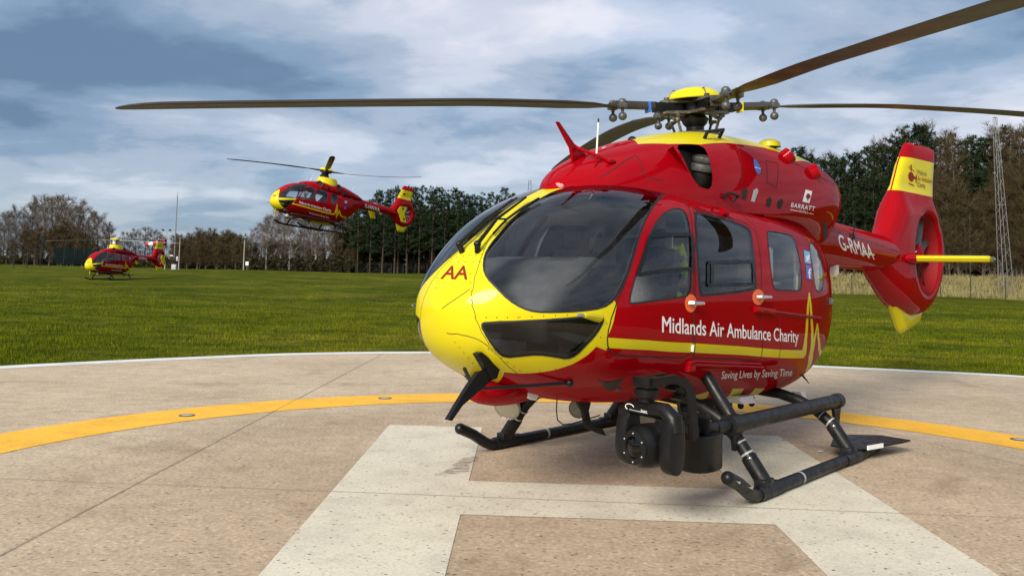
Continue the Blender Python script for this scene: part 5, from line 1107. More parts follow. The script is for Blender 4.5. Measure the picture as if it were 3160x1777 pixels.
# --- grass blades beyond the pad edge, thinning out with distance
def blades(name, n, ymin, ymax, hmin, hmax, width, mat, seed, region, lean=.5, fade=lambda y: y > 0):
    rng = np.random.default_rng(seed); k = int(n * 1.0)
    y = ymin * (ymax / ymin) ** rng.random(k); x = (rng.random(k) * 2 - 1) * (y * .66 + 3)
    ok = region(x, y) & (rng.random(k) < fade(y)); x, y = x[ok], y[ok]; k = len(x)
    cl = .5 + .5 * np.sin(x * 1.3 + 2 * np.sin(y * .7)) * np.sin(y * 1.1 + 1.5 * np.sin(x * .9)); h = (hmin + (hmax - hmin) * rng.random(k) ** 1.5) * (.45 + .8 * cl)
    a = rng.random(k) * 6.283; w = width * (.6 + .8 * rng.random(k)) * np.maximum(1, y / 26); ln = h * lean * rng.random(k); b = rng.random(k) * 6.283
    z = terrain_z(x, y) - .01; dx, dy = np.cos(a) * w / 2, np.sin(a) * w / 2
    P = np.stack([np.c_[x - dx, y - dy, z], np.c_[x + dx, y + dy, z], np.c_[x + np.cos(b) * ln, y + np.sin(b) * ln, z + h]], 1).reshape(-1, 3)
    me = bpy.data.meshes.new(name); me.vertices.add(3 * k); me.vertices.foreach_set('co', P.ravel()); me.loops.add(3 * k); me.loops.foreach_set('vertex_index', np.arange(3 * k)); me.polygons.add(k); me.polygons.foreach_set('loop_start', np.arange(k) * 3); me.polygons.foreach_set('loop_total', np.full(k, 3)); me.update(); me.materials.append(mat)
    return new_obj(name, me)
outside = lambda x, y: np.hypot(x - PADC[0], y - PADC[1]) > pad_r(np.arctan2(y - PADC[1], x - PADC[0])) - .03
tag(blades('grass', 420000, 12.5, 85, 0.03, .125, .015, GRB, 3, outside, fade=lambda y: np.clip(1 - (y - 28) / 55, 0, 1) ** 1.5), 'short mown green grass beyond the concrete pad', 'grass', kind='stuff')
DRY = principled('dry_grass', (.22, .19, .085), .85, spec=.1, var=(.6, .35))
bank = lambda x, y: (fence_s(x, y) > .3) & (fence_s(x, y) < 19) & (x > 12)
tag(blades('rough_grass', 300000, 92, 150, .35, .85, .03, DRY, 5, bank, lean=.6), 'tall straw-coloured rough grass on the bank behind the fence', 'grass', kind='stuff')

# --- helipad
def concrete_material():
    m = bpy.data.materials.new('concrete'); m.use_nodes = True; N, L = nodes_of(m); b = N['Principled BSDF']; b.inputs['Roughness'].default_value = .8; b.inputs['Specular IOR Level'].default_value = .25
    g = N.new('ShaderNodeNewGeometry'); pos = g.outputs['Position']
    sep = N.new('ShaderNodeVectorMath'); sep.operation = 'DISTANCE'; L.new(pos, sep.inputs[0]); sep.inputs[1].default_value = (0.70, 6.44, 0)
    inner = N.new('ShaderNodeMapRange'); inner.interpolation_type = 'SMOOTHSTEP'; inner.inputs['From Min'].default_value = 5.6; inner.inputs['From Max'].default_value = 4.3; L.new(sep.outputs['Value'], inner.inputs['Value'])
    big = nset(N, 'ShaderNodeTexNoise', Scale=.45, Detail=4.0); med = nset(N, 'ShaderNodeTexNoise', Scale=5.0, Detail=6.0, Roughness=.65); fin_ = nset(N, 'ShaderNodeTexNoise', Scale=30.0, Detail=6.0, Roughness=.7)
    for n in (big, med, fin_): L.new(pos, n.inputs['Vector'])
    base = rampn(N, L, big.outputs['Fac'], ((.3, (.40, .325, .228)), (.7, (.51, .425, .31))))
    mt = rampn(N, L, med.outputs['Fac'], ((.25, (.80, .78, .77)), (.75, (1.14, 1.13, 1.12))))
    sp = rampn(N, L, fin_.outputs['Fac'], ((.30, (.42, .40, .39)), (.43, (.90, .89, .88)), (.57, (1.06, 1.06, 1.06)), (.68, (1.6, 1.6, 1.58))))
    # pits: small dark voids in the worn inner slab
    vo = nset(N, 'ShaderNodeTexVoronoi', Scale=16.0); vo.inputs['Randomness'].default_value = 1; mpv = N.new('ShaderNodeMapping'); mpv.inputs['Scale'].default_value = (.75, 1.5, 1); L.new(pos, mpv.inputs[0]); L.new(mpv.outputs[0], vo.inputs['Vector'])
    pn = nset(N, 'ShaderNodeTexNoise', Scale=30.0, Detail=3.0); L.new(pos, pn.inputs['Vector'])
    pm = nset(N, 'ShaderNodeMath', operation='MULTIPLY_ADD'); pm.inputs[1].default_value = .55; L.new(pn.outputs['Fac'], pm.inputs[0]); L.new(vo.outputs['Distance'], pm.inputs[2])
    pit = rampn(N, L, pm.outputs[0], ((.375, (.38, .35, .33)), (.45, (1, 1, 1))))
    # brushed streaks of the outer slab
    mpb = N.new('ShaderNodeMapping'); mpb.inputs['Rotation'].default_value = (0, 0, R(-62)); mpb.inputs['Scale'].default_value = (.6, 26, 1); L.new(pos, mpb.inputs[0]); br = nset(N, 'ShaderNodeTexNoise', Scale=1.3, Detail=4.0, Roughness=.6, Distortion=.4); L.new(mpb.outputs[0], br.inputs['Vector'])
    brc = rampn(N, L, br.outputs['Fac'], ((.3, (.84, .83, .82)), (.7, (1.16, 1.15, 1.13))))
    def mul(a, b_, f=None, fv=1.0):
        x = nset(N, 'ShaderNodeMix', data_type='RGBA', blend_type='MULTIPLY'); x.inputs['Factor'].default_value = fv; L.new(a, x.inputs['A']); L.new(b_, x.inputs['B'])
        if f is not None: L.new(f, x.inputs['Factor'])
        return x.outputs['Result']
    inv = nset(N, 'ShaderNodeMath', operation='SUBTRACT'); inv.inputs[0].default_value = 1; L.new(inner.outputs[0], inv.inputs[1])
    st1 = nset(N, 'ShaderNodeTexNoise', Scale=1.1, Detail=8.0, Roughness=.62, Distortion=.6); L.new(pos, st1.inputs['Vector']); stc = rampn(N, L, st1.outputs['Fac'], ((.30, (.78, .75, .72)), (.44, (1, 1, 1)), (.62, (1, 1, 1)), (.72, (1.10, 1.10, 1.10))))
    base = mul(base, stc)
    c = mul(mul(base, mt), sp, None, 1.0); c = mul(c, pit, inner.outputs[0]); tint = rampn(N, L, inner.outputs[0], ((.0, (1, 1, 1)), (1.0, (.89, .85, .83)))); c = mul(c, tint); c = mul(c, brc, inv.outputs[0])
    L.new(c, b.inputs['Base Color'])
    bp = nset(N, 'ShaderNodeBump', Strength=.35, Distance=.006); L.new(fin_.outputs['Fac'], bp.inputs['Height']); L.new(bp.outputs[0], b.inputs['Normal']); MAT['concrete'] = m
    return m
def paint_material(name, col, wear):
    m = bpy.data.materials.new(name); m.use_nodes = True; N, L = nodes_of(m); b = N['Principled BSDF']; b.inputs['Roughness'].default_value = .7; b.inputs['Specular IOR Level'].default_value = .25
    pos = N.new('ShaderNodeNewGeometry').outputs['Position']
    n1 = nset(N, 'ShaderNodeTexNoise', Scale=2.2, Detail=6.0, Roughness=.6); n2 = nset(N, 'ShaderNodeTexNoise', Scale=40.0, Detail=5.0, Roughness=.7); L.new(pos, n1.inputs['Vector']); L.new(pos, n2.inputs['Vector'])
    vo = nset(N, 'ShaderNodeTexVoronoi', Scale=17.0); mpv = N.new('ShaderNodeMapping'); mpv.inputs['Scale'].default_value = (.75, 1.5, 1); L.new(pos, mpv.inputs[0]); L.new(mpv.outputs[0], vo.inputs['Vector'])
    pn = nset(N, 'ShaderNodeTexNoise', Scale=24.0, Detail=3.0); L.new(pos, pn.inputs['Vector']); pm = nset(N, 'ShaderNodeMath', operation='MULTIPLY_ADD'); pm.inputs[1].default_value = .6; L.new(pn.outputs['Fac'], pm.inputs[0]); L.new(vo.outputs['Distance'], pm.inputs[2])
    pit = rampn(N, L, pm.outputs[0], ((.385, (.12, .11, .10)), (.45, (1, 1, 1))))
    a = rampn(N, L, n1.outputs['Fac'], ((.25, tuple(x * .80 for x in col)), (.5, col), (.8, tuple(min(1, x * 1.1) for x in col)))); s = rampn(N, L, n2.outputs['Fac'], ((.3, (.72, .72, .70)), (.5, (1, 1, 1)), (.75, (1.1, 1.1, 1.1))))
    x = nset(N, 'ShaderNodeMix', data_type='RGBA', blend_type='MULTIPLY'); x.inputs['Factor'].default_value = 1; L.new(a, x.inputs['A']); L.new(s, x.inputs['B'])
    ww = nset(N, 'ShaderNodeTexNoise', Scale=3.1, Detail=9.0, Roughness=.72); L.new(pos, ww.inputs['Vector']); wm = rampn(N, L, ww.outputs['Fac'], ((.56, (0, 0, 0)), (.74, (.75 * wear, .75 * wear, .75 * wear))))
    xw = nset(N, 'ShaderNodeMix', data_type='RGBA'); L.new(wm, xw.inputs['Factor']); L.new(x.outputs['Result'], xw.inputs['A']); xw.inputs['B'].default_value = (.40, .33, .235, 1); x = xw
    y = nset(N, 'ShaderNodeMix', data_type='RGBA', blend_type='MULTIPLY'); y.inputs['Factor'].default_value = wear; L.new(x.outputs['Result'], y.inputs['A']); L.new(pit, y.inputs['B']); L.new(y.outputs['Result'], b.inputs['Base Color'])
    bp = nset(N, 'ShaderNodeBump', Strength=.3, Distance=.004); L.new(n2.outputs['Fac'], bp.inputs['Height']); L.new(bp.outputs[0], b.inputs['Normal']); MAT[name] = m; return m
CON = concrete_material(); PWH = paint_material('pad_white_paint', (.58, .54, .43), .95); PYE = paint_material('pad_yellow_paint', (.80, .43, .035), .25); PED = paint_material('pad_edge_paint', (.64, .64, .61), .15)
JNT = principled('joint_sealant', (.19, .15, .12), .8, var=(9, .4)); STN = bpy.data.materials.new('rust_stain'); STN.use_nodes = True
def stain_nodes():
    N, L = nodes_of(STN); b = N['Principled BSDF']; b.inputs['Base Color'].default_value = (.16, .075, .035, 1); b.inputs['Roughness'].default_value = .85; g = N.new('ShaderNodeNewGeometry'); mp = N.new('ShaderNodeMapping'); mp.inputs['Rotation'].default_value = (0, 0, R(-35)); mp.inputs['Scale'].default_value = (4, 22, 1); L.new(g.outputs['Position'], mp.inputs[0])
    n = nset(N, 'ShaderNodeTexNoise', Scale=1.6, Detail=6.0, Roughness=.7); L.new(mp.outputs[0], n.inputs['Vector']); L.new(rampn(N, L, n.outputs['Fac'], ((.42, (0, 0, 0)), (.68, (.75, .75, .75)))), b.inputs['Alpha'])
stain_nodes()
helipad = empty('helipad'); tag(helipad, 'round concrete helicopter pad with yellow ring and white letter', None, kind='structure')
outline = [(PADC[0] + r * math.cos(a), PADC[1] + r * math.sin(a)) for a in np.linspace(-math.pi, math.pi, 120, endpoint=False) for r in [float(pad_r(a))]]
def g2(*px_): return [tuple(px_ground(*q)[:2]) for q in px_]
ZP = zoomer(0, 1080, 1.71733)
joints = [g2((1400, 1532), (3160, 1600)), g2(ZP(0, 1090), ZP(1300, 405)), g2(ZP(0, 168), ZP(2400, 186)), g2((2903, 1375), (3160, 1437))]
def clip(poly, p0, p1, side, gap):
    n = np.array([-(p1[1] - p0[1]), p1[0] - p0[0]]); n = n / np.linalg.norm(n) * side; out = []
    D = [float(np.dot(np.array(q) - p0, n)) - gap for q in poly]
    for i in range(len(poly)):
        a, b, da, db = poly[i], poly[(i + 1) % len(poly)], D[i], D[(i + 1) % len(poly)]
        if da >= 0: out.append(a)
        if da * db < 0: t = da / (da - db); out.append((a[0] + (b[0] - a[0]) * t, a[1] + (b[1] - a[1]) * t))
    return out
slabs = [outline]
for p0, p1 in joints:
    nx = []
    for s_ in slabs:
        for sd in (1, -1):
            q = clip(s_, np.array(p0), np.array(p1), sd, .002)
            if len(q) > 2: nx.append(q)
    slabs = nx
for q in slabs:
    mb = MB(); mb.prism(q, (0, 0, -.12), (1, 0, 0), (0, 1, 0), .12); mb.build('concrete_slab', CON, helipad, smooth=0)
def sheet(name, rings_or_poly, z, mat, parent=helipad):
    mb = MB()
    for q in rings_or_poly: mb._add([(x, y, z) for x, y in q], [list(range(len(q)))])
    me = bpy.data.meshes.new(name); me.from_pydata(mb.v, [], mb.f); me.materials.append(mat); return new_obj(name, me, parent)
def ring_quads(c, r0, r1, a0, a1, n, fn=None):
    out = []
    for i in range(n):
        t0, t1 = a0 + (a1 - a0) * i / n, a0 + (a1 - a0) * (i + 1) / n; f0, f1 = (fn(t0), fn(t1)) if fn else (0, 0)
        out.append([(c[0] + (r0 + f0) * math.cos(t0), c[1] + (r0 + f0) * math.sin(t0)), (c[0] + (r1 + f0) * math.cos(t0), c[1] + (r1 + f0) * math.sin(t0)), (c[0] + (r1 + f1) * math.cos(t1), c[1] + (r1 + f1) * math.sin(t1)), (c[0] + (r0 + f1) * math.cos(t1), c[1] + (r0 + f1) * math.sin(t1))])
    return out
YC = (.70, 6.44)
sheet('yellow_ring', ring_quads(YC, 5.43, 6.23, 0, 2 * math.pi, 160), .004, PYE)
sheet('edge_line', ring_quads(PADC, -.42, 0, -math.pi, math.pi, 160, lambda a: float(pad_r(a))), .0045, PED)
# letter H: two legs and a bar, read off the ground
hx = Vector((.9993, -.0375)); hy = Vector((.012, .99993)); H0 = Vector((.79, 6.80))
def hq(x0, x1, y0, y1): return [tuple(H0 + hx * x + hy * y) for x, y in ((x0, y0), (x1, y0), (x1, y1), (x0, y1))]
sheet('letter_marking', [hq(-2.13, -1.10, -3.0, 3.0), hq(1.10, 2.13, -3.0, 3.0), hq(-1.10, 1.10, -.50, .50)], .004, PWH)
for p0, p1 in joints:
    a, b = Vector(p0), Vector(p1); d = (b - a).normalized(); n = Vector((-d.y, d.x)) * .003
    # extend to the pad's edge
    def reach(p, dd):
        t = 0
        while t < 30 and math.hypot(p.x + dd.x * t - PADC[0], p.y + dd.y * t - PADC[1]) < 11.8: t += .1
        return p + dd * t
    A, B_ = reach(b, -d), reach(a, d); k = 80; pts = [A + (B_ - A) * (i / k) for i in range(k + 1)]; wob = [.004 * math.sin(i * 2.1) + .003 * math.sin(i * 5.3) for i in range(k + 1)]
    sheet('joint_line', [[tuple(pts[i] + n * (1 + wob[i] * 120)), tuple(pts[i] - n * (1 - wob[i] * 120)), tuple(pts[i + 1] - n * (1 - wob[i + 1] * 120)), tuple(pts[i + 1] + n * (1 + wob[i + 1] * 120))] for i in range(k)], .0075, JNT)
for pts in (((90, 1000), (190, 935), (310, 915), (330, 950), (230, 985), (140, 1005)), ((-60, 1085), (60, 1030), (225, 985), (250, 1010), (235, 1050), (140, 1068), (40, 1080))):
    sheet('rust_stain', [[tuple(px_ground(*Z4(*q))[:2]) for q in pts]], .0085, STN)
sheet('paint_chip', [[tuple(px_ground(*Z5(*q))[:2]) for q in ((1715, 785), (1745, 778), (1778, 786), (1765, 792), (1735, 791))]], .006, PED)
# --- lights set into the ring
for (q, lb) in ((ZP(990, 348), 'glass-topped inset light in the yellow ring, beside the diagonal joint'), (ZP(2040, 257), 'glass-topped inset light in the yellow ring, level with the helicopter nose'), ((3145, 1357), 'glass-topped inset light in the yellow ring, behind the helicopter tail plate')):
    p = px_ground(*q); o = empty('inset_light', (p.x, p.y, 0), 0, lb, 'ground light', 'lights set into the yellow ring')
    mb = MB(); mb.lathe([(.09, .004), (.09, .009), (.065, .012), (.06, .010)], (0, 0, 0), (0, 0, 1), 24); mb.build('rim', MTL, o)
    mb = MB(); mb.lathe([(.06, .010), (.04, .013), (.001, .014)], (0, 0, 0), (0, 0, 1), 20); mb.build('lens', GREYP, o)
# ================================================================ trees
F_ = 1.22671
BARK = principled('bark', (.10, .082, .066), .9, spec=.1, var=(3, .35)); BARKP = principled('pine_bark', (.055, .038, .028), .9, spec=.1, var=(3, .35)); BIRCH = principled('birch_bark', (.22, .21, .19), .9, spec=.1, var=(2, .5))
TWIG = principled('twigs', (.13, .105, .085), .9, spec=.05, var=(.8, .35)); TWIGB = principled('brown_twigs', (.075, .056, .028), .9, spec=.05, var=(.8, .35))
def needle_mat(name, c0, c1):
    m = bpy.data.materials.new(name); m.use_nodes = True; N, L = nodes_of(m); b = N['Principled BSDF']; b.inputs['Roughness'].default_value = .8; b.inputs['Specular IOR Level'].default_value = .1
    tc = N.new('ShaderNodeTexCoord'); oi = N.new('ShaderNodeObjectInfo'); n = nset(N, 'ShaderNodeTexNoise', Scale=1.3, Detail=4.0); L.new(tc.outputs['Object'], n.inputs['Vector'])
    col = rampn(N, L, n.outputs['Fac'], ((.3, c0), (.7, c1))); h = N.new('ShaderNodeHueSaturation'); L.new(col, h.inputs['Color']); mr = N.new('ShaderNodeMapRange'); mr.inputs['To Min'].default_value = .75; mr.inputs['To Max'].default_value = 1.3; L.new(oi.outputs['Random'], mr.inputs['Value']); L.new(mr.outputs[0], h.inputs['Value']); L.new(h.outputs[0], b.inputs['Base Color']); MAT[name] = m; return m
PINE = needle_mat('pine_needles', (.009, .018, .008), (.022, .040, .015)); SPRU = needle_mat('spruce_needles', (.008, .017, .009), (.018, .035, .016)); UNDR = needle_mat('undergrowth', (.016, .016, .007), (.040, .034, .016))
def tri_mesh(name, V, mat, mat2=None, tubes=None):
    """V: (n, 3, 3) loose triangles plus optional tube builder"""
    V = np.asarray(V); k = len(V); vs = V.reshape(-1, 3).tolist(); fs = [[3 * i, 3 * i + 1, 3 * i + 2] for i in range(k)]; mi = [0] * k
    if tubes is not None:
        o = len(vs); vs += [tuple(v) for v in tubes.v]; fs += [[i + o for i in f] for f in tubes.f]; mi += [1] * len(tubes.f)
    me = bpy.data.meshes.new(name); me.from_pydata(vs, [], fs); me.materials.append(mat)
    if mat2: me.materials.append(mat2)
    me.polygons.foreach_set('material_index', mi); return me
def rnd_dir(rng, up=0.0):
    v = Vector((rng.gauss(0, 1), rng.gauss(0, 1), rng.gauss(0, 1) + up)); return v.normalized()
def ribbon_tri(p, q, w, rng):
    d = (q - p); s = d.cross(rnd_dir(rng)); s = s.normalized() * w / 2 if s.length > 1e-6 else Vector((w / 2, 0, 0)); return (p - s, p + s, q)
def bare_tree(seed, H=12.0, spread=.30, limbs=20, droop=0.0, dense=1.0, low=.25, stems=1, twm=TWIG, brk=BARK, tw=.045):
    rng = random.Random(seed); trunk = MB(); tubes = MB(); T = []
    for st in range(stems):
        a0 = rng.random() * 6.28; off = Vector((math.cos(a0), math.sin(a0), 0)) * (0 if stems == 1 else .35); ln = Vector((math.cos(a0), math.sin(a0), 0)) * (0 if stems == 1 else .16 * H * rng.random())
        hh = H * (1 if st == 0 else rng.uniform(.75, .95)); pts = []
        for i in range(7):
            t = i / 6; pts.append(off + ln * t + Vector((rng.uniform(-1, 1) * .12 * t * 2, rng.uniform(-1, 1) * .12 * t * 2, hh * .96 * t)))
        r0 = .016 * H / math.sqrt(stems); trunk.tube(pts, [r0 * (1 - .93 * i / 6) + .01 for i in range(7)], 6, cap=False)
        at = lambda t: pts[min(int(t * 6), 5)].lerp(pts[min(int(t * 6), 5) + 1], t * 6 - min(int(t * 6), 5))
        nl = int(limbs * (1 if stems == 1 else .55))
        for i in range(nl):
            t = low + (1 - low) * (i + rng.random()) / nl; p = at(min(t, .99)); az = i * 2.4 + rng.random(); L0 = H * spread * (1.15 - .75 * t) * rng.uniform(.7, 1.15); el = R(rng.uniform(28, 60))
            d = Vector((math.cos(az) * math.cos(el), math.sin(az) * math.cos(el), math.sin(el))); q1 = p + d * L0 * .5; d2 = (d + Vector((0, 0, .35 - droop))).normalized(); q2 = q1 + d2 * L0 * .5
            tubes.tube([p, q1, q2], [.035 * (1.2 - t) + .022, .025, .012], 3, cap=False)
            for j in range(int(8 * dense)):
                s = rng.uniform(.2, 1); b0 = (p.lerp(q1, s * 2) if s < .5 else q1.lerp(q2, s * 2 - 1)); bd = (d2 + rnd_dir(rng, .2) * .85).normalized(); bl = L0 * rng.uniform(.25, .5); b1 = b0 + bd * bl
                T.append(ribbon_tri(b0, b1, tw * 1.1, rng))
                for k in range(int(7 * dense)):
                    c0 = b0.lerp(b1, rng.uniform(.15, 1)); cd = (bd + rnd_dir(rng, -droop * 2) * .9 + Vector((0, 0, .25 - droop * 1.6))).normalized(); c1 = c0 + cd * rng.uniform(.35, .95) * (1 + droop); T.append(ribbon_tri(c0, c1, tw * .7, rng))
                    if rng.random() < .7: e0 = c0.lerp(c1, rng.uniform(.3, .9)); T.append(ribbon_tri(e0, e0 + (cd + rnd_dir(rng) * .7).normalized() * rng.uniform(.2, .5), tw * .55, rng))
    tm = bpy.data.meshes.new('trunk'); tm.from_pydata(trunk.v, [], trunk.f); tm.materials.append(brk); tm.shade_smooth()
    return tm, tri_mesh('crown', [[tuple(a) for a in t] for t in T], twm, brk, tubes)
def conifer(seed, H=14.0, kind='pine'):
    rng = random.Random(seed); trunk = MB(); tubes = MB(); T = []
    trunk.tube([(0, 0, 0), (.1, .05, H * .5), (0, .1, H * .98)], [.20, .13, .02], 7, cap=False)
    if kind == 'pine': z0, n, R0 = .28, 46, .19
    else: z0, n, R0 = .08, 70, .17
    for i in range(n):
        t = z0 + (1 - z0) * (i + rng.random() * .8) / n; k = (t - z0) / (1 - z0)
        if kind == 'pine': L0 = H * R0 * (1.0 - .75 * k ** 1.6) * rng.uniform(.55, 1.1); el = R(rng.uniform(-5, 35))
        else: L0 = H * R0 * (1.02 - k) * rng.uniform(.75, 1.1) + .15; el = R(rng.uniform(-22, 2) + 35 * k)
        az = i * 2.399 + rng.random() * .8; d = Vector((math.cos(az) * math.cos(el), math.sin(az) * math.cos(el), math.sin(el))); p = Vector((0, .07 * t, H * t)); q = p + d * L0
        tubes.tube([p, q], [.05, .012], 3, cap=False); m = max(3, int(L0 * (3.4 if kind == 'pine' else 4.2)))
        for j in range(m):
            s = rng.uniform(.35 if kind == 'pine' else .15, 1.05); c = p.lerp(q, s) + Vector((rng.gauss(0, .22), rng.gauss(0, .22), rng.gauss(0, .14) + (.12 if kind == 'pine' else -.06)))
            for g in range(22 if kind == 'pine' else 18):
                dd = rnd_dir(rng, .5 if kind == 'pine' else -.1); a = c + dd * rng.uniform(0, .12); e = a + dd * rng.uniform(.20, .44); w = rng.uniform(.025, .065); sd = dd.cross(rnd_dir(rng)).normalized() * w; T.append((a - sd, a + sd, e))
    for g in range(40): c = Vector((rng.gauss(0, .08), rng.gauss(0, .08), H * (1 - .06 * rng.random()))); dd = rnd_dir(rng, .8); T.append((c, c + rnd_dir(rng) * .1, c + dd * .35))
    tm = bpy.data.meshes.new('trunk'); tm.from_pydata(trunk.v, [], trunk.f); tm.materials.append(BARKP); tm.shade_smooth()
    return tm, tri_mesh('crown', [[tuple(a) for a in t] for t in T], PINE if kind == 'pine' else SPRU, BARKP, tubes)
KINDS = {'bare': [bare_tree(s, 12, .29, 30, 0, 1.25, .16, 1, TWIG, BARK, .055) for s in (1, 2, 3)], 'birch': [bare_tree(s, 12, .25, 26, .35, 1.25, .20, 1, TWIG, BIRCH, .05) for s in (11, 12)], 'bushy': [bare_tree(s, 9, .28, 40, 0, 1.15, .04, 3, TWIGB, BARK, .06) for s in (21, 22)],
         'tall': [bare_tree(s, 18, .20, 44, 0, 1.3, .12, 1, TWIGB, BARK, .038) for s in (51, 52)], 'thicket': [bare_tree(s, 14, .22, 52, 0, 1.25, .04, 3, TWIGB, BARK, .042) for s in (61, 62)],
         'pine': [conifer(s, 14, 'pine') for s in (31, 32, 33)], 'spruce': [conifer(s, 15, 'spruce') for s in (41, 42)]}
KH = {'tall': 18.0, 'thicket': 14.0, 'bare': 12.0, 'birch': 12.0, 'bushy': 9.0, 'pine': 14.0, 'spruce': 15.0}; rngT = random.Random(5); placed = 0
NAMEK = {'tall': 'bare_tree', 'thicket': 'bushy_tree', 'bare': 'bare_tree', 'birch': 'birch_tree', 'bushy': 'bushy_tree', 'pine': 'pine_tree', 'spruce': 'spruce_tree'}
MARKS = ((60, 'behind the far fence, clear of the green screen'), (170, 'behind the far fence beside the green screen'), (300, 'behind the green fence screen'), (425, 'behind the smaller parked helicopter tail'), (480, 'behind the pale radio mast'), (600, 'between the radio mast and the lone lamp pole'), (640, 'beside the lone lamp pole'), (700, 'under the hovering helicopter nose'), (800, 'under the hovering helicopter cabin'), (900, 'under the hovering helicopter tail boom'), (1000, 'behind the hovering helicopter tail fan'), (1100, 'just clear of the hovering helicopter tail'), (1300, 'behind the large helicopter nose'), (2000, 'screened by the large helicopter cabin'), (2110, 'above the large helicopter tail boom'), (2220, 'between the large helicopter cowling and tail fin'), (2350, 'behind the large helicopter tail fin'), (2480, 'between the tail fin and the lattice mast'), (2560, 'behind the lattice mast'), (9999, 'beyond the lattice mast'))
def plant(uF, topF, depth, kind, label, group, hfix=None):
    label = label + ' ' + next(t for lim, t in MARKS if uF < lim)
    global placed
    p = pixel_at_depth(uF * F_, 800, depth); z = float(terrain_z(p.x, depth)); t = pixel_at_depth(uF * F_, topF * F_, depth).z if hfix is None else z + hfix
    h = max(t - z, 2.0); tm, cm = KINDS[kind][placed % len(KINDS[kind])]; placed += 1
    o = empty(NAMEK[kind], (p.x, depth, z - .05), rngT.random() * 6.28, label, 'tree', group); s = h / KH[kind]; wd = s * rngT.uniform(.9, 1.25); o.scale = (wd, wd, s)
    new_obj('trunk', tm, o); new_obj('crown', cm, o); return o
prof = lambda pts, u: float(np.interp(u, [a for a, b in pts], [b for a, b in pts]))
PL = [(0, 545), (30, 528), (60, 515), (100, 497), (135, 490), (165, 500), (200, 515), (240, 535), (275, 565), (300, 588), (345, 572), (390, 575), (430, 592)]
for u in list(range(-320, -12, 28)) + list(range(-12, 440, 17)):
    plant(u + rngT.uniform(-5, 5), prof(PL, u) + abs(rngT.gauss(0, 12)), 160 + rngT.uniform(-8, 8), 'bare', 'bare grey-brown tree', 'bare trees beyond the far fence')
for u in range(0, 440, 30): plant(u, prof(PL, u) + 55 + rngT.uniform(0, 30), 152, 'bushy', 'low bare bushy tree', 'bushy trees along the far fence')
PM = [(440, 592), (480, 585), (520, 574), (560, 578), (600, 585), (640, 600)]
for u in range(444, 640, 14): plant(u + rngT.uniform(-4, 4), prof(PM, u) + abs(rngT.gauss(0, 7)), 150 + rngT.uniform(-4, 4), 'bushy', 'dense brown bushy bare tree', 'brown bushes beyond the field')
PB = [(620, 590), (645, 555), (675, 532), (700, 528), (730, 536), (770, 540), (810, 530), (860, 520), (890, 525)]
for u in range(622, 890, 15): plant(u + rngT.uniform(-5, 5), prof(PB, u) + abs(rngT.gauss(0, 9)), 150 + rngT.uniform(-5, 5), 'birch', 'bare birch with drooping twigs', 'birches beyond the field')
for u in range(640, 890, 34): plant(u, 610 + rngT.uniform(-10, 10), 146, 'bushy', 'low bare bush at the birches', 'bushes under the birches')
for u in range(450, 640, 24): plant(u, 606 + rngT.uniform(-10, 12), 145, 'bushy', 'low brown bush at the field edge', 'low brown bushes at the field edge')
PP = [(850, 520), (880, 500), (905, 495), (935, 488), (960, 478), (985, 474), (1015, 480), (1050, 474), (1080, 470), (1115, 475), (1150, 482), (1200, 490), (1245, 484), (1275, 476), (1300, 482), (1500, 480), (2000, 450)]
for u in list(range(852, 1310, 15)) + list(range(1330, 1990, 48)):
    plant(u + rngT.uniform(-6, 6), prof(PP, u) + abs(rngT.gauss(0, 9)), 152 + rngT.uniform(-4, 8), 'pine', 'tall dark evergreen pine', 'pines beyond the middle of the field')
for u in range(900, 1330, 31): plant(u, prof(PP, u) + 18 + rngT.uniform(0, 25), 146, 'pine', 'front-row dark evergreen pine', 'pines beyond the middle of the field')
PR = [(1990, 385), (2010, 368), (2030, 385), (2080, 402), (2120, 395), (2160, 380), (2200, 372), (2250, 352), (2285, 335), (2310, 306), (2335, 335), (2370, 345), (2392, 326), (2415, 345), (2440, 350), (2480, 350), (2515, 335), (2545, 314), (2575, 330), (2620, 330)]
for u in list(range(1996, 2640, 17)) + list(range(2645, 2960, 30)):
    k = 'spruce' if min(abs(u - 2310), abs(u - 2545), abs(u - 2012)) < 12 else ('pine' if (u < 2340 or rngT.random() < .65) else 'tall')
    d = 114 + (2500 - u) * .033 + (3 if k == 'tall' else 6) + rngT.uniform(-2, 3)
    plant(2310 if abs(u - 2310) < 9 else u + rngT.uniform(-5, 5), prof(PR, u) + (0 if k == 'spruce' else abs(rngT.gauss(0, 12))), d, k, {'pine': 'tall dark pine', 'tall': 'tall bare brown tree', 'spruce': 'pointed spruce rising above the wood'}[k], 'trees in the wood behind the right-hand fence')
for u in range(2010, 2640, 24):
    pine = u < 2330; plant(u + rngT.uniform(-6, 6), prof(PR, u) + (55 if pine else 85) + rngT.uniform(0, 60), 114 + (2500 - u) * .033, 'pine' if pine else 'thicket', 'lower dark pine at the dry bank' if pine else 'big brown bushy tree on the dry bank', 'front row of the wood behind the right-hand fence')
for u in range(2030, 2600, 60): plant(u, prof(PR, u) - 8 + rngT.uniform(-8, 15), 121 + (2500 - u) * .033, 'tall', 'thin bare crown showing above the pines', 'bare crowns among the right-hand pines')
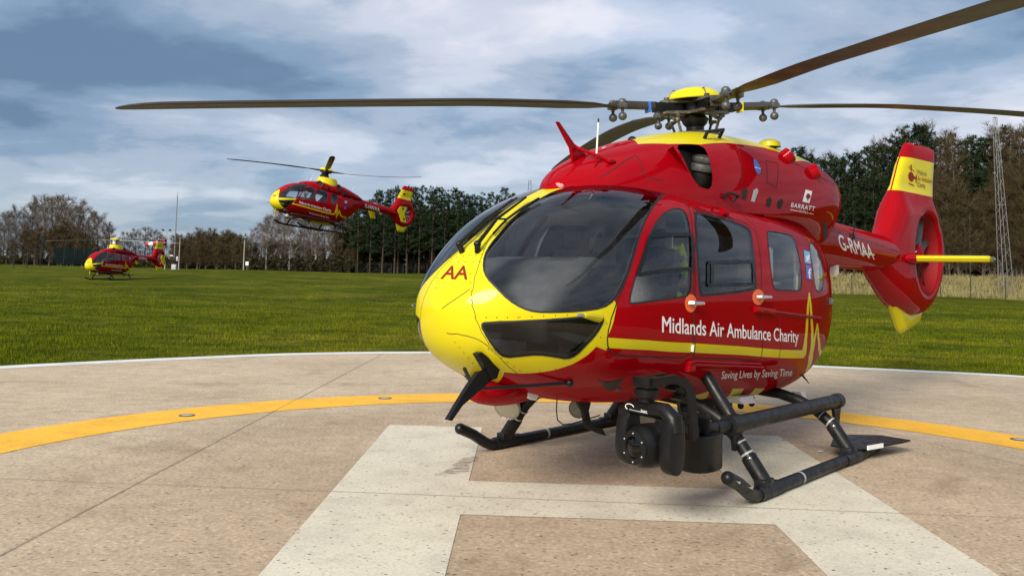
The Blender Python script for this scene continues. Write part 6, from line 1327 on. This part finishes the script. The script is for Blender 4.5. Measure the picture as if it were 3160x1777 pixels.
# dark depth of the woods: undergrowth, dead branches and the trees behind, nobody could count them
def wood_mass(name, cols, n, size, label, seed, dd=(4, 22)):
    rng = np.random.default_rng(seed); V = []; u = rng.uniform(cols[0][0], cols[-1][0], n); dep = np.array([prof([(c[0], c[2]) for c in cols], a) for a in u]) + rng.uniform(*dd, n)
    for a, d in zip(u, dep):
        p = pixel_at_depth(a * F_, 800, d); z0 = float(terrain_z(p.x, d)); zt = pixel_at_depth(a * F_, prof([(c[0], c[1]) for c in cols], a) * F_, d).z; z = z0 + (zt - z0) * (rng.random() ** 1.0) * (.75 + .25 * math.sin(a * .35) * math.sin(a * .13 + 2)); c = np.array([p.x, d, z]); V.append(c + rng.normal(0, size, (3, 3)))
    o = new_obj(name, tri_mesh(name, np.array(V), UNDR)); tag(o, label, 'wood', kind='stuff')
wood_mass('undergrowth', [(-20, 640, 160), (300, 645, 160), (440, 640, 152), (640, 640, 150), (880, 630, 148)], 34000, .17, 'dark tangled undergrowth at the foot of the bare trees', 2, (-6, 16))
wood_mass('deep_wood', [(840, 560, 150), (900, 520, 150), (1000, 505, 152), (1300, 510, 152), (1990, 500, 135)], 36000, .40, 'dark depth of the pine wood beyond the middle of the field', 4, (-3, 20))
wood_mass('deep_wood', [(1990, 420, 132), (2150, 420, 126), (2310, 395, 121), (2450, 395, 117), (2640, 390, 112)], 26000, .42, 'dark depth of the wood behind the right-hand fence', 6, (7, 22))

# ================================================================ fences, masts and poles
FPO = principled('fence_post', (.012, .014, .013), .6, var=(9, .3)); FWI = principled('fence_wire', (.025, .028, .026), .6, var=(9, .3)); GALV = principled('galvanised_steel', (.18, .18, .175), .5, metal=.3, var=(8, .2)); SCRN = principled('green_screen', (.006, .035, .022), .85, var=(1.5, .35)); POLE = principled('pole_paint', (.30, .28, .25), .6, var=(6, .2))
def at_px(u, depth): p = pixel_at_depth(u, 800, depth); return Vector((p.x, depth, float(terrain_z(p.x, depth))))
def fence(name, pts, h, label):
    o = empty(name, tuple(pts[0]), 0, label, 'fence'); P = [p - pts[0] for p in pts]
    for i, p in enumerate(P):
        mb = MB(); mb.tube([p - Vector((0, 0, .1)), p + Vector((0, 0, h))], .045, 6); mb.build('post', FPO, o)
    mb = MB(); 
    for a, b in zip(P[:-1], P[1:]):
        for k in range(7): z = .15 + (h - .25) * k / 6; mb.tube([a + Vector((0, 0, z)), b + Vector((0, 0, z))], .006, 3, cap=False)
        n = int((b - a).length / .35)
        for k in range(1, n): q = a.lerp(b, k / n); mb.tube([q + Vector((0, 0, .1)), q + Vector((0, 0, h - .1))], .004, 3, cap=False)
    tag(mb.build('wire_mesh', FWI, o), kind='stuff'); return o
fence('wire_fence', [Vector((*px_ground(u * F_, y * F_, 0)[:2], 0)) for u, y in ((2062, 737.6), (2143, 740.3), (2215, 742.6), (2290, 745.1), (2366, 747.6), (2442, 750), (2530, 753), (2620, 756))], 2.4, 'dark wire mesh fence along the dry bank behind the parked helicopter tail')
fence('wire_fence', [at_px(u, d) for u, d in ((-40, 93), (0, 97), (43.7, 101), (85, 105), (124.4, 109), (161.8, 113), (196.7, 116.5), (228.9, 120), (256.8, 123), (283, 126), (306, 129))], 2.4, 'dark wire mesh fence along the field edge in front of the bare trees')
fence('wire_fence', [at_px(u * F_, 141) for u in (895, 925, 955, 985, 1015, 1045, 1075, 1105)], 1.6, 'low wire mesh fence at the foot of the pines beyond the hovering helicopter')
a, b = at_px(168, 116), at_px(312, 131); d = b - a
scr = empty('fence_screen', tuple(a), 0, 'dark green windbreak screen tied to the fence behind the smaller parked helicopter', 'screen')
for k in range(9):                                              # boards of the screen
    z = .35 + .24 * k; mb = MB(); n = 8; q = [d * (i / n) for i in range(n + 1)]; mb.rings([[p + Vector((0, .015, z)), p + Vector((0, -.015, z)), p + Vector((0, -.03, z + .225)), p + Vector((0, .0, z + .225))] for p in q]); mb.build('slat', SCRN, scr)
# lattice mast
mb0 = pixel_at_depth(2531 * F_, 860, 104.0); mz = float(terrain_z(mb0.x, 104)); mt = pixel_at_depth(2503 * F_, 296 * F_, 104.0)
mast = empty('lattice_mast', (mb0.x, 104, mz), 0, 'tall grey steel lattice mast standing in front of the wood', 'mast'); hM = mt.z - mz; lean = Vector((mt.x - mb0.x, 0, hM)); w0, w1 = .58, .17; legs = []
for s1, s2 in ((1, 1), (1, -1), (-1, 1), (-1, -1)):
    mb = MB(); mb.tube([Vector((s1 * w0, s2 * w0, 0)), lean + Vector((s1 * w1, s2 * w1, 0))], [.035, .025], 5); mb.build('leg', GALV, mast)
nb = 20; pt = lambda t, s1, s2: lean * t + Vector((s1 * (w0 + (w1 - w0) * t), s2 * (w0 + (w1 - w0) * t), 0)); cs = ((1, 1), (1, -1), (-1, -1), (-1, 1))
for i in range(nb):
    for k in range(4):
        A, B_ = cs[k], cs[(k + 1) % 4]; m = MB(); m.tube([pt(i / nb, *(A if i % 2 else B_)), pt((i + 1) / nb, *(B_ if i % 2 else A))], .015, 4, cap=False); m.build('brace', GALV, mast)
for i in (5, 10, 15, 20):
    m = MB(); q = [pt(i / nb, *c) for c in cs]; m.tube(q + [q[0]], .03, 4, cap=False); m.build('cross_frame', GALV, mast)
def pole(name, top, bot, depth, r, label, cat, mat=POLE, head=None):
    z0 = float(terrain_z(pixel_at_depth(*bot, depth).x, depth)); pb = pixel_at_depth(*bot, depth); ptp = pixel_at_depth(*top, depth); o = empty(name, (pb.x, depth, z0), 0, label, cat); tp = Vector((pb.x + (ptp.x - pb.x) * .25, depth, ptp.z)) - Vector((pb.x, depth, z0))
    m = MB(); m.tube([(0, 0, -.1), tp * .5, tp], [r * 1.2, r, r * .8], 8); m.build('pole', mat, o)
    if head == 'lamps':
        m = MB(); m.box(tp + Vector((0, 0, -.1)), (1.1, .06, .06)); m.build('crossarm', mat, o)
        for s in (-.45, .45): m = MB(); m.box(tp + Vector((s, -.12, .08)), (.30, .2, .2), bevel=.03); m.build('floodlight', BLK, o)
    if head == 'lamp': m = MB(); m.box(tp + Vector((0, -.1, .1)), (.32, .25, .2), bevel=.03); m.build('floodlight', BLK, o)
    if head == 'tip': m = MB(); m.tube([tp, tp + Vector((0, 0, .6))], [.03, .01], 6); m.build('antenna_rod', BLU, o)
    return o, tp
ZL = zoomer(120, 700, 5.152)
o, tp = pole('radio_mast', (548, 604), (536, 828), 118, .07, 'tall slim pale mast with an equipment cabinet at its foot', 'mast', GALV, 'tip')
m = MB(); m.box((0.15, -.3, .38), (.6, .4, .7), bevel=.04); m.build('cabinet', GREYP, o)
m = MB(); m.box((.12, -.2, 1.35), (.42, .3, .9), bevel=.05); m.build('equipment_box', BLK, o)
m = MB(); m.box((.52, -.3, 1.5), (.26, .2, .6), bevel=.05); m.build('dish_cover', GREYP, o)
m = MB(); m.box((-.3, -.2, 1.9), (.4, .1, .12)); m.build('bracket', WHT, o)
o, tp = pole('floodlight_pole', (515, 712), (508, 834), 112, .07, 'slim pole with twin floodlights and windsock behind the smaller parked helicopter', 'light pole', POLE, 'lamps')
pole('floodlight_pole', (556, 731), (551, 830), 122, .06, 'slim grey pole with a single lamp beside the pale radio mast', 'light pole', POLE, 'lamp')
pole('floodlight_pole', (340, 716), (337, 830), 124, .06, 'slim grey pole with a single lamp behind the smaller parked helicopter rotor', 'light pole', POLE, 'lamp')
pole('floodlight_pole', (754, 738), (751, 836), 135, .08, 'slim grey pole with a single lamp in front of the brown bushes', 'light pole', POLE, 'lamp')
w = empty('windsock', tuple(pixel_at_depth(*ZL(2018, 245), 111.5)), 0, 'red and white striped windsock flying from the twin floodlight pole', 'windsock')
a0 = Vector((0, 0, 0)); e0 = pixel_at_depth(*ZL(1690, 285), 111.5) - pixel_at_depth(*ZL(2018, 245), 111.5)
for i in range(5):
    m = MB(); r0, r1 = .42 - .045 * i, .42 - .045 * (i + 1); m.tube([a0 + e0 * (i / 5), a0 + e0 * ((i + 1) / 5)], [r0, r1], 12, cap=False); m.build('stripe', REDC if i % 2 == 0 else WHT, w)
sg = at_px(763, 134); o = empty('field_sign', tuple(sg), 0, 'tiny white sign on a short post at the far field edge', 'sign'); m = MB(); m.box((0, 0, 1.0), (.45, .05, .55)); m.build('board', WHT, o); m = MB(); m.tube([(0, .05, -.05), (0, .05, .9)], .03, 6); m.build('post', POLE, o)
py = pixel_at_depth(1635, 556, 420.0); o = empty('pylon', (py.x, 420, 1.0), 0, 'far lattice pylon top rising behind the pines', 'pylon'); hp_ = py.z - 1
for s1, s2 in ((1, 1), (1, -1), (-1, 1), (-1, -1)): m = MB(); m.tube([(s1 * 3, s2 * 3, 0), (s1 * .5, s2 * .5, hp_)], .14, 4); m.build('leg', GALV, o)
for i in range(14):
    t0, t1 = i / 14, (i + 1) / 14; k0, k1 = 3 - 2.5 * t0, 3 - 2.5 * t1; m = MB(); m.tube([((-1) ** i * k0, -k0, hp_ * t0), (-(-1) ** i * k1, -k1, hp_ * t1)], .09, 4); m.build('brace', GALV, o)
